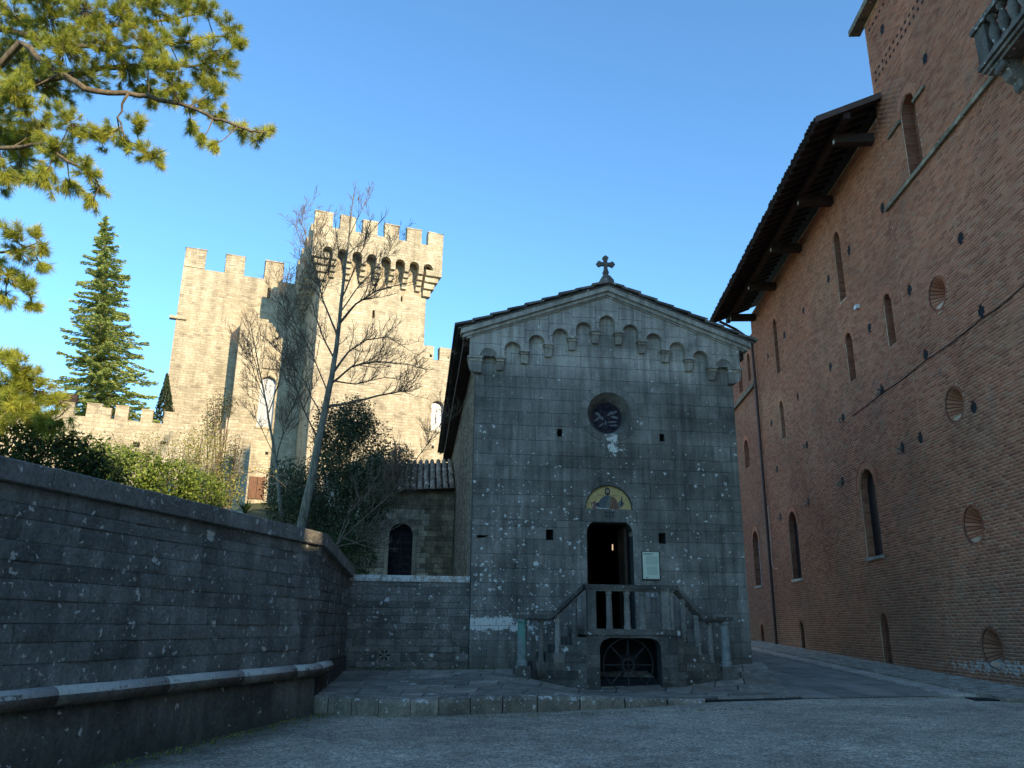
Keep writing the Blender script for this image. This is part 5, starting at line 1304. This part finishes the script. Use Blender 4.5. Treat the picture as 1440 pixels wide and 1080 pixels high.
for i in range(9):
    m = MB(); m.prism(arcpts(-2.07, 3.35, 0.67, 20*i+.6, 20*(i+1)-.6, 2) + arcpts(-2.07, 3.35, 0.46, 20*(i+1)-.6, 20*i+.6, 2), 10.568, 10.9); xb(m, 'window_voussoir', M['pale_ashlar'], sw_)
m = MB(); m.prism([(-2.53,1.5),(-1.61,1.5),(-1.61,3.35)] + arcpts(-2.07,3.35,.46,0,180,12) + [(-2.53,3.35)], 10.85, 10.88); swn = xb(m, 'window_pane', M['glass'], sw_)
for z in np.arange(1.7, 3.7, 0.28):
    m = MB(); m.box(-2.52, -1.62, 10.83, 10.849, z, z+.018); xb(m, 'glazing_bar', M['iron'], swn)
m = MB(); m.box(-2.08, -2.06, 10.829, 10.848, 1.5, 3.78); xb(m, 'glazing_bar', M['iron'], swn)
m = MB(); m.box(-3.5, -3.0, 11.1, 13.9, 0.5, 5.2); xb(m, 'side_wall', M['rubble'])
m = MB(); m.add([(-3.5,10.62,5.0),(-.02,10.62,5.0),(-.02,10.62,5.29),(-3.5,10.62,5.08),(-3.5,10.9,5.0),(-.02,10.9,5.0),(-.02,10.9,5.43),(-3.5,10.9,5.22)], [(0,1,2,3),(7,6,5,4),(0,3,7,4),(1,5,6,2),(3,2,6,7)]); xb(m, 'wall_plate', M['rubble'])
m = MB(); m.tube([(-3.62,10.5,5.0),(-3.62,10.5,1.0)], 0.05, 8); xb(m, 'drainpipe', M['pipe'])
# tile roof sloping up towards the chapel side and back
def sz(x, y): return 4.98 + 0.5*(y-10.4) + 0.06*(x+3.6)
m = MB(); m.add([(-3.8,10.35,sz(-3.8,10.35)),(-.02,10.35,sz(0,10.35)),(-.02,13.7,sz(0,13.7)),(-3.8,13.7,sz(-3.8,13.7)),(-3.8,10.35,sz(-3.8,10.35)+.05),(-.02,10.35,sz(0,10.35)+.05),(-.02,13.7,sz(0,13.7)+.05),(-3.8,13.7,sz(-3.8,13.7)+.05)], [(0,3,2,1),(4,5,6,7),(0,1,5,4),(1,2,6,5),(2,3,7,6),(3,0,4,7)])
srf = xb(m, 'tile_roof', M['timber'])
for ri in range(8):
    y0 = 10.25 + ri*0.46
    for ci in range(15):
        x = -3.72 + ci*0.255 + random.uniform(-.015,.015); n_ = 5; vs = []; fs = []
        for yy, rr_, dz in ((y0, .10, .085), (y0+.56, .085, .055)):
            for k in range(n_+1): a = math.pi*k/n_; vs.append((x+rr_*math.cos(a), yy, sz(x, yy)+dz+rr_*math.sin(a)*0.9))
        q = n_+1
        for k in range(n_): fs.append((k, k+1, q+k+1, q+k))
        vs.append((x, y0, sz(x,y0)+.085)); fs.append(tuple(range(n_+1)))
        m = MB(); m.add(vs, fs); xb(m, 'roof_tile', M['tile'], srf)

# ================================================================== GARDEN TERRAIN
def Gz(x, y): return (0.9 if x > -7 else 0.9 + min(1, (-7-x)/3)*(0.15 + max(0, y-24)*0.22)) if True else 0
gx_ = np.linspace(-60, -4.05, 50); gy_ = np.linspace(3, 75, 60)
V = []; nx = len(gx_)
for y in gy_:
    for i, x in enumerate(gx_):
        lim = (-3.70 + 0.25*(y-15.95) - 0.35) if y < 15.95 else (-4.25 if y > 21 else -3.75 - 0.082*(y-15.95) - 0.3)
        t = i/(nx-1); xx = -60*(1-t) + lim*t if y < 50 else -60*(1-t) - 2*t
        V.append((xx, y, Gz(xx, y)))
Fc = np.array([(j*nx+i, j*nx+i+1, (j+1)*nx+i+1, (j+1)*nx+i) for j in range(len(gy_)-1) for i in range(nx-1)])
npmesh('garden_ground', np.array(V), Fc, M['soil'], kind='structure')
m = MB(); m.add([chw(-3.2,.3,0.9), chw(0,.3,0.9), chw(0,16,0.9), chw(-3.6,16,0.9)], [(0,1,2,3)]); m.build('garden_bed', M['soil'], kind='structure')

# ================================================================== VEGETATION
rg = np.random.RandomState(12)
def unit(n):
    v = rg.normal(size=(n, 3)); return v/np.linalg.norm(v, axis=1, keepdims=True)
def leaf_arrays(C, ln, wd, up=0.0):
    n = len(C); a = unit(n); a[:,2] += up; a /= np.linalg.norm(a, axis=1, keepdims=True)
    b = np.cross(a, unit(n)); b /= np.linalg.norm(b, axis=1, keepdims=True)
    l = ln*rg.uniform(.6, 1.3, (n,1)); w_ = wd*rg.uniform(.7, 1.3, (n,1)); nn = np.cross(a, b)*l*0.15
    V = np.stack([C - a*l*.5, C + b*w_*.5 + nn, C + a*l*.5, C - b*w_*.5 + nn], 1).reshape(-1, 3)
    return V, np.arange(n*4).reshape(-1, 4)
def ell_pts(c, r, n, shell=0.55, lump=0.25):
    d = unit(n); rr_ = shell + (1-shell)*rg.uniform(0, 1, (n,1))**0.6
    ph = np.sin(d[:,:1]*5+c[0])*np.sin(d[:,1:2]*6+c[1])*np.sin(d[:,2:]*5+c[2]*2)
    return np.array(c) + d*rr_*np.array(r)*(1+lump*ph) + rg.normal(size=(n,3))*0.05
def bush(name, label, cat, mat, ells, n, ln, wd, group=None, stems=5, base=None, up=0.0, shell=0.55, sub='foliage'):
    base = Vector(base); root = empty(name, base, 0, label, cat, group)
    C = np.concatenate([ell_pts(c, r, int(n*f), shell) for c, r, f in ells]); V, Fc = leaf_arrays(C, ln, wd, up)
    tone = np.clip(rg.uniform(0, 1, len(C))*0.7 + 0.3*rg.uniform(0, 1), 0, 1)
    npmesh(sub, V - np.array(base), Fc, mat, tone, root)
    m = MB()
    for c, r, f in ells:
        for k in range(stems):
            tip = Vector(c) + Vector((random.uniform(-.7,.7)*r[0], random.uniform(-.6,.6)*r[1], random.uniform(.2,.95)*r[2])); p0 = Vector((base.x+random.uniform(-.15,.15), base.y+random.uniform(-.15,.15), base.z))
            mid = p0.lerp(tip, .5) + Vector((random.uniform(-.2,.2), random.uniform(-.2,.2), .15)); m.tube([p0-base, mid-base, tip-base], [.03, .02, .006], 5)
    m.build('stem', M['twig'], root); return root
random.seed(41)
def A3(px, py, Y): v = at(px, py, Y); return (v.x, v.y, v.z)
bush('laurel_shrub', 'dark green laurel shrub spilling over the rough retaining wall', 'shrub', M['laurel'],
     [(A3(30,645,13), (1.0,.9,.68), 1), (A3(85,652,13.5), (.75,.8,.55), .8), (A3(130,668,14), (.55,.6,.42), .5), (A3(-40,640,12.6), (.9,.9,.75), .7)], 2600, .085, .05, base=(-8.0,13.3,1.2), up=0.2)
bush('sunlit_hedge', 'sunlit bright green hedge behind the coping of the retaining wall', 'hedge', M['hedge'],
     [(A3(185,668,17), (.8,.7,.55), 1), (A3(235,682,17.3), (.75,.7,.55), 1), (A3(280,698,17.6), (.6,.6,.5), .8), (A3(150,652,17.5), (.6,.6,.45), .7)], 2600, .075, .045, base=(-8.2,17.2,1.2), up=0.2)
bush('yellowing_shrub', 'tall yellowing shrub between the green hedge and the castle', 'shrub', M['straw'],
     [(A3(290,640,21), (.7,.6,.95), 1), (A3(315,690,20), (.55,.5,.6), .8), (A3(265,640,21.5), (.5,.5,.8), .6), (A3(130,628,23), (1.2,.6,.45), .5), (A3(215,628,24), (.8,.5,.55), .4)], 1500, .06, .03, base=(-8.5,21,1.1), up=0.3, shell=.2)
bush('thin_evergreen', 'thin upright evergreen shrub with loose grey green sprigs beside the castle block', 'shrub', M['oak'],
     [(A3(300,590,22.5), (.35,.3,.8), 1), (A3(318,570,22.5), (.3,.3,.5), .5), (A3(325,650,22), (.4,.35,.8), 1)], 650, .075, .03, base=(-8.2,22.4,1.1), up=0.8, shell=.1)
bush('holm_oak', 'dense dark evergreen holm oak behind the bare tree trunk', 'tree', M['oak'],
     [(A3(500,640,28), (1.25,1.1,1.7), 1.3), (A3(470,610,28.5), (.9,.9,1.2), .8), (A3(455,690,27.5), (1.3,1.1,1.4), 1.2), (A3(520,690,27.5), (1.0,.9,1.2), .9), (A3(420,720,27), (1.1,.9,1.0), .8), (A3(480,750,27), (1.4,.9,.9), .8), (A3(555,655,27.5), (.8,.7,.8), .35), (A3(400,690,28), (.8,.8,1.2), .5), (A3(500,590,28.5), (.7,.7,.9), .5)], 5200, .095, .05, base=(-5.9,28,1.0), sub='crown', up=0.1, shell=.35)
bush('low_laurel', 'low dark leafy shrub at the foot of the sacristy wall', 'shrub', M['laurel'],
     [(A3(500,780,25), (.7,.6,.75), 1), (A3(455,775,24.5), (.8,.6,.6), .8)], 1500, .085, .045, base=(-5.2,25,1.1))
# spiky rosette on the wall top
root = empty('yucca', A3(345,722,18), 0, 'small dark spiky rosette plant above the coping of the retaining wall', 'plant')
for k in range(26):
    a = random.uniform(0, 2*math.pi); e = random.uniform(.15, 1.3); L_ = random.uniform(.28, .42); d = Vector((math.cos(a)*math.cos(e), math.sin(a)*math.cos(e), math.sin(e))); s_ = Vector((-math.sin(a), math.cos(a), 0))*.018
    m = MB(); mid = d*L_*.5 + Vector((0,0,.03)); m.add([-s_, s_, mid+s_*1.3, mid-s_*1.3, d*L_], [(0,1,2,3), (3,2,4)], random.uniform(.1,.5)); m.build('blade', M['laurel'], root)

# ---- bare deciduous trees
def branchy(m, pts, r0, r1, level, rng_, dens=1.0, n=6):
    """limb along pts, then twigs"""
    pts = [Vector(p) for p in pts]
    # smooth subdivision with jitter
    q = []
    for i in range(len(pts)-1):
        for t in (0, .34, .67): 
            p = pts[i].lerp(pts[i+1], t)
            if 0 < i+t: p = p + Vector((rng_.uniform(-1,1), rng_.uniform(-1,1), rng_.uniform(-1,1)))*0.02*(pts[i+1]-pts[i]).length
            q.append(p)
    q.append(pts[-1]); L = len(q); rs_ = [r0 + (r1-r0)*(i/(L-1))**0.8 for i in range(L)]
    m.tube(q, rs_, n if level == 0 else (5 if level == 1 else 3), False)
    if level >= 3: return
    tot = sum((q[i+1]-q[i]).length for i in range(L-1))
    cnt = int(dens*tot*(7.0, 9.0, 5.5)[level])
    for k in range(cnt):
        t = rng_.uniform(0.22 if level == 0 else .12, 1.0); f = t*(L-1); i = min(int(f), L-2); p = q[i].lerp(q[i+1], f-i); d = (q[i+1]-q[i]).normalized()
        side = Vector((rng_.uniform(-1,1), rng_.uniform(-1,1), rng_.uniform(-.6,.9))); side = (side - d*side.dot(d)).normalized()
        dr = (d*rng_.uniform(.5,1.0) + side*rng_.uniform(.5,1.0) + Vector((0,0,.28))).normalized()
        ln = tot*rng_.uniform(.22,.5)*(1.15-t*.6) if level else tot*rng_.uniform(.14,.36)*(1.2-t*.6)
        ln = min(ln, (1.9, 1.1, .6)[level])
        if ln < .12: continue
        rr_ = rs_[i]*0.5; rr_ = max(.0065, min(rr_, (.035, .015, .009)[level]))
        e1 = p + dr*ln*.5 + Vector((rng_.uniform(-1,1), rng_.uniform(-1,1), rng_.uniform(-.3,1)))*ln*.1; e2 = e1 + (dr + Vector((rng_.uniform(-.3,.3), rng_.uniform(-.3,.3), .3))).normalized()*ln*.5
        branchy(m, [p, e1, e2], rr_, max(.0055, rr_*.4), level+1, rng_, dens, n)
def bare_tree(name, label, trunk, limbs, r0, seed, dens=1.0, group=None):
    rng_ = random.Random(seed); base = Vector(trunk[0]); root = empty(name, base, 0, label, 'tree', group)
    t = [Vector(p)-base for p in trunk]; m = MB(); L = len(t)
    q = []; 
    for i in range(L-1):
        for s_ in (0, .33, .66): q.append(t[i].lerp(t[i+1], s_) + Vector((rng_.uniform(-1,1), rng_.uniform(-1,1), 0))*.02)
    q.append(t[-1]); n_ = len(q); m.tube(q, [max(.012, r0*(1-.95*(i/(n_-1))**.75)) for i in range(n_)], 10); m.build('trunk', M['bark'], root, True)
    cr = MB(); 
    branchy(cr, [t[-1]*.75+t[-2]*.25, t[-1], t[-1]+Vector((.05,0,.6))], .014, .005, 1, rng_, dens)
    for i in range(max(1, L//2), L-1): branchy(cr, [t[i], t[i+1]], .012, .01, 1, rng_, dens*.7)
    for lb_, rr_ in limbs: branchy(cr, [Vector(p)-base for p in lb_], rr_, .008, 0, rng_, dens)
    cr.build('crown', M['twig'], root); return root
def J(pts, Y, dy=0.0, rr=random.Random(1)): return [A3(px, py, Y + dy*i) for i, (px, py) in enumerate(pts)]
Yt = 25.0
bare_tree('bare_tree', 'tall leafless tree with a pale trunk rising before the castle tower', J([(418,775),(425,740),(443,645),(459,565),(470,510),(477,450),(484,385),(491,330),(497,275)], Yt),
  [(J([(477,455),(500,428),(528,410),(552,402),(585,396)], Yt, -.25), .05), (J([(468,525),(490,495),(515,478),(545,474),(575,492)], Yt, .3), .045), (J([(465,540),(495,515),(530,508),(565,511),(600,520)], Yt, -.35), .045),
   (J([(458,572),(490,567),(525,558),(552,552),(575,548),(595,520)], Yt, -.2), .05), (J([(474,470),(455,425),(442,375),(428,325),(418,300)], Yt, .25), .04), (J([(470,505),(452,470),(440,430),(425,395)], Yt, -.25), .032),
   (J([(480,420),(497,385),(512,345),(522,305)], Yt, .2), .03), (J([(478,440),(505,400),(540,365),(560,330)], Yt, .3), .028), (J([(484,385),(475,345),(470,300)], Yt, -.2), .022), (J([(448,620),(425,570),(405,520),(385,480)], Yt, -.3), .03), (J([(490,335),(512,290),(520,262)], Yt, .1), .016), (J([(455,590),(430,540),(400,500),(365,470)], Yt, .2), .026), (J([(462,555),(440,500),(415,455),(398,400)], Yt, .35), .026), (J([(487,360),(515,335),(545,300)], Yt, .2), .018), (J([(466,535),(500,540),(540,530),(590,540)], Yt, .5), .03)], 0.19, 3, 1.0)
bare_tree('thin_bare_tree', 'thin leafless tree with upswept branches in front of the castle block', J([(398,735),(391,680),(384,620),(375,570),(363,510),(352,455)], 26.5),
  [(J([(384,620),(372,560),(352,510),(330,470)], 26.5, .2), .022), (J([(378,580),(392,540),(404,495),(402,440),(390,395)], 26.5, -.2), .022), (J([(370,545),(355,500),(345,440)], 26.5, .3), .018), (J([(388,650),(400,600),(418,555),(432,500)], 26.5, .2), .022), (J([(386,640),(360,590),(335,560)], 26.5, .1), .016)], 0.085, 8, .9)
bare_tree('bare_shrub', 'leafless spreading shrub with arching stems before the sacristy window', J([(462,800),(470,770),(490,735)], 24.0),
  [(J([(470,770),(505,735),(540,705),(560,680),(590,640),(625,590)], 24, .1), .03), (J([(470,770),(510,760),(550,745),(590,725)], 24, -.1), .02), (J([(480,755),(520,770),(560,772)], 24, -.2), .018), (J([(475,760),(490,720),(520,690),(535,660)], 24, .2), .02), (J([(465,785),(440,745),(420,720)], 24, -.1), .02), (J([(468,778),(445,775),(425,770)], 24, -.2), .016), (J([(470,775),(500,800),(530,795)], 24, .1), .014)], 0.05, 5, 1.1)
# arching bramble cane in the sun
m = MB(); m.tube(J([(310,690),(330,670),(360,662),(385,670),(402,685)], 20.5, 0), [.012,.011,.01,.008,.005], 5)
V_ = [A3(px+random.uniform(-3,3), py-random.uniform(0,6), 20.5) for px, py in [(315+i*4.2, 682-20*math.sin(i/20*2.6)) for i in range(20)]]
rt_ = empty('bramble', A3(310,700,20.5), 0, 'single arching bramble cane with small yellow leaves near brown shutters', 'plant'); o = m.build('cane', M['twig'], rt_); o.matrix_parent_inverse = rt_.matrix_world.inverted(); o.location = -Vector(rt_.location)
Va, Fa = leaf_arrays(np.array(V_*2), .09, .04, .4); npmesh('leaves', Va - np.array(rt_.location), Fa, M['straw'], rg.uniform(.4,1,len(Fa)), rt_)

# ---- pine overhanging from the left
pine_base = Vector((-13.2, 14.6, 1.1)); pine = empty('umbrella_pine', pine_base, 0, 'large golden green pine whose long needled boughs overhang from the left', 'tree')
m = MB(); m.tube([(0,0,-.3),(.1,0,4),(.0,.1,8),(.25,.1,12),(.5,0,16),(.8,0,19)], [.34,.3,.26,.22,.15,.05], 10); m.build('trunk', M['pinebark'], pine, True)
PC = [(20,20,45),(70,30,45),(120,15,40),(170,20,40),(220,12,35),(262,8,28),(288,5,22),(322,42,22),(338,58,16),(300,70,28),(260,60,32),(210,60,38),(150,60,38),(90,70,45),(30,80,50),(20,130,45),(70,122,38),(120,108,34),(180,100,34),(235,100,34),(285,100,28),(326,95,15),(250,130,28),(300,126,22),(210,135,24),(282,150,20),(312,165,20),(338,182,17),(364,192,14),(378,182,8),(272,178,13),(285,196,10),(300,205,10),(192,172,18),(172,200,22),(205,214,20),(226,226,9),(140,190,24),(100,172,32),(50,182,38),(10,190,40),(30,222,38),(80,216,32),(120,236,22),(60,252,24),(100,262,18),(128,284,13),(140,266,11),(10,248,22),(-30,60,60),(-30,160,60),(-30,240,40),(60,-25,50),(160,-25,45),(240,-20,35),
      (18,330,18),(52,326,9),(30,355,18),(60,350,9),(15,388,20),(38,402,16),(62,376,9),(8,420,15),(44,432,10),(-25,370,30),(12,500,16),(34,516,20),(8,540,30),(50,548,30),(28,578,34),(78,566,16),(70,592,22),(-25,560,40)]
LIMB = [([(-120,150),(0,128),(100,104),(180,92),(235,96),(300,88)], 14.2, .10), ([(-120,40),(0,40),(70,58),(140,40),(220,30),(280,20)], 14.8, .09), ([(-120,170),(30,60),(72,95),(120,125),(180,132),(240,142),(290,160),(335,178),(372,186)], 13.7, .085), ([(-120,260),(0,210),(60,205),(130,245),(140,262)], 13.4, .06), ([(180,132),(165,165),(178,195),(215,215)], 13.7, .03), ([(-120,340),(-20,355),(30,352),(58,340)], 13.0, .04), ([(-20,355),(20,395),(44,420)], 13.0, .025), ([(-120,520),(-20,550),(40,545),(100,570)], 12.6, .05), ([(60,58),(150,70),(250,62),(320,50),(338,56)], 14.4, .05)]
lm = MB(); limb_pts = []
for pts, Y, r0 in LIMB:
    q = [at(px, py, Y + .15*math.sin(i*1.7)) for i, (px, py) in enumerate(pts)]
    if pts[0][0] < -100: q = [pine_base + Vector((.2, .05, max(2.0, q[0].z - pine_base.z - 1.2)))] + q[1:]
    fine = []
    for i in range(len(q)-1):
        for t in (0, .25, .5, .75): fine.append(q[i].lerp(q[i+1], t) + Vector((random.uniform(-.03,.03), random.uniform(-.03,.03), random.uniform(-.03,.03))))
    fine.append(q[-1]); limb_pts += fine; n_ = len(fine)
    lm.tube([p - pine_base for p in fine], [r0*(1-.8*i/(n_-1)) for i in range(n_)], 6)
lm.build('limb', M['pinebark'], pine, True)
tw_ = MB(); TC, TD = [], []
LPn = np.array([tuple(p) for p in limb_pts])
for px, py, r in PC:
    Y = 14.0 + rg.uniform(-.9, .9) if py < 300 else (13.0 if py < 460 else 12.6) + rg.uniform(-.5,.5)
    c = np.array(A3(px, py, Y)); sc = Y/1000.0; rad = r*sc
    j = np.argmin(((LPn-c)**2).sum(1)); lp = LPn[j]
    tw_.tube([Vector(lp)-pine_base, Vector((lp+c)/2)+Vector((0,0,-.05))-pine_base, Vector(c)-pine_base], [.018,.012,.007], 4)
    nt_ = int(6 + (r/6.2)**2 * 1.3)
    d = unit(nt_)*rg.uniform(.25, 1.0, (nt_,1))*np.array([rad, rad*1.3, rad*.85]); P = c + d
    P[:,2] += rg.uniform(-.04, .04, nt_)
    for p in P:
        tw_.tube([Vector(c + (p-c)*.15)-pine_base, Vector((c+p)/2 + np.array([0,0,-.03]))-pine_base, Vector(p)-pine_base], [.007,.006,.005], 3, False)
        dr = (p - lp); dr = dr/max(1e-6, np.linalg.norm(dr)) + np.array([.12, -.05, .35]); dr /= np.linalg.norm(dr); TC.append(p); TD.append(dr)
tw_.build('twigs', M['pinebark'], pine)
TC, TD = np.array(TC), np.array(TD); NN = 100
nT = len(TC); D = unit(nT*NN).reshape(nT, NN, 3)*0.95 + TD[:,None,:]*0.95; D /= np.linalg.norm(D, axis=2, keepdims=True)
LN = rg.uniform(.10, .21, (nT, NN, 1))*rg.uniform(.65, 1.2, (nT, 1, 1)); root_ = TC[:,None,:] - TD[:,None,:]*rg.uniform(0,.10,(nT,NN,1)); tip = root_ + D*LN; tip[:,:,2] -= 0.06*rg.uniform(0,1,(nT,NN))
S_ = np.cross(D, unit(nT*NN).reshape(nT,NN,3)); S_ /= np.linalg.norm(S_, axis=2, keepdims=True); S_ *= 0.0031
V = np.stack([root_ - S_*.6, root_ + S_*.6, (root_+tip)/2 + S_ , tip, (root_+tip)/2 - S_], 2).reshape(-1, 3) - np.array(pine_base)
Fc = np.arange(len(V)).reshape(-1, 5)
tone = np.clip(np.repeat(rg.uniform(0,1,nT), NN)*.75 + rg.uniform(0,.25,nT*NN), 0, 1)
npmesh('crown', V, Fc, M['pine'], tone, pine)

# ---- tiered conifer behind the curtain wall
cb0 = Vector(A3(136, 640, 43)); top_ = Vector(A3(148, 303, 43)); con = empty('spruce', (cb0.x, cb0.y, Gz(cb0.x, 43)-.2), 0, 'tall dark green tiered spruce rising behind the low battlemented wall', 'tree'); cB = Vector(con.location)
m = MB(); m.tube([(0,0,0), Vector((cb0.x,cb0.y,cb0.z))-cB, top_-cB], [.3,.22,.02], 8); m.build('trunk', M['bark'], con, True)
LC = []; LD = []; br_m = MB(); Hh = top_.z - cb0.z
for lv in range(300):
    t = ((lv+.5)/300)**0.8; a = lv*2.39996 + random.uniform(-.4,.4); ax = top_.lerp(Vector((cb0.x,cb0.y,cb0.z)), t)
    L_ = (0.14 + 3.7*t**0.85)*random.uniform(.45, 1.12)*(1.15 if math.cos(a) > .3 else .95); dr_ = random.uniform(-.16,.16) + .25*(1-t); dirv = Vector((math.cos(a), math.sin(a), 0))
    pts = [ax + dirv*L_*s_ + Vector((0,0, L_*((dr_-.05)*s_ - .30*s_*s_ + .18*s_**4))) for s_ in (0,.25,.5,.75,1)]
    br_m.tube([p-cB for p in pts], [.03*t+.012,.02*t+.01,.012,.008,.004], 4, False)
    side = Vector((-dirv.y, dirv.x, 0)); nleaf = int(18 + L_*80); fl_ = random.uniform(.6, 1.3)
    for q in range(nleaf):
        s_ = random.uniform(.10, 1.0); i = min(3, int(s_*4)); p = pts[i].lerp(pts[i+1], s_*4-i); wv = random.uniform(-1,1)*(.10+.30*L_*.5*(1.05-s_))*fl_
        LC.append(p + side*wv + Vector((0,0,-abs(wv)*.35 + random.uniform(-.09,.06)))); LD.append(dirv*.8 + side*(1 if wv > 0 else -1)*.7 + Vector((0,0,random.uniform(-.5,.25))))
br_m.build('branches', M['bark'], con, kind='stuff')
C = np.array([tuple(p) for p in LC]) - np.array(cB); a = np.array([tuple(p) for p in LD]); a /= np.linalg.norm(a, axis=1, keepdims=True); n_ = len(C)
b_ = np.cross(a, unit(n_)); b_ /= np.linalg.norm(b_, axis=1, keepdims=True); l = rg.uniform(.14,.32,(n_,1)); w_ = rg.uniform(.02,.04,(n_,1))
V = np.stack([C - a*l*.5 - b_*w_*.4, C - a*l*.5 + b_*w_*.4, C + b_*w_, C + a*l*.5, C - b_*w_], 1).reshape(-1,3)
npmesh('crown', V, np.arange(len(V)).reshape(-1,5), M['conifer'], rg.uniform(0,1,n_), con)
# ---- cypress
cyt = Vector(A3(235, 526, 46)); cyb = Vector(A3(231, 640, 46)); cy = empty('cypress', (cyb.x, cyb.y, Gz(cyb.x,46)-.2), 0, 'narrow dark cypress column against the left edge of the castle', 'tree'); cB = Vector(cy.location)
m = MB(); m.tube([(0,0,0), cyb-cB, cyt-cB], [.15,.1,.02], 6); m.build('trunk', M['bark'], cy)
n_ = 5000; t = rg.uniform(0,1,n_)**.8; th = rg.uniform(0,6.28,n_); rr_ = .62*np.minimum(1, t*2.4+.06)*rg.uniform(.6,1,n_)
C = np.stack([cyt.x*(1-t)+cyb.x*t + rr_*np.cos(th), cyt.y + rr_*np.sin(th), cyt.z*(1-t)+(cyb.z-2)*t], 1); V, Fc = leaf_arrays(C, .22, .07, 1.6); npmesh('crown', V-np.array(cB), Fc, M['cypress'], rg.uniform(0,1,n_), cy)

# ---- small litter: moss tufts and fallen leaves along the wall feet
n_ = 900; C = []
for k in range(n_):
    w_ = random.random()
    if w_ < .5: y = random.uniform(9, 16); x = -3.70 + .25*(y-15.95) + abs(random.gauss(0,.22)) + .14; z = H(x,y)+.012
    elif w_ < .75: x = random.uniform(-3.6, 5); y = 15.5 + .25*max(0,x) - abs(random.gauss(0,.12)) + .0; z = H(x,y)+.01
    else: p = chw(random.uniform(-3,1.0), -abs(random.gauss(0,.08))-.04, 0); x, y = p.x, p.y; z = Tz(x,y)+.02
    C.append((x, y, z))
V, Fc = leaf_arrays(np.array(C), .045, .025, 0); npmesh('fallen_leaves', V, Fc, M['straw'], rg.uniform(0,1,n_)*.6, None, kind='stuff', label='dry fallen leaves gathered along the wall feet')
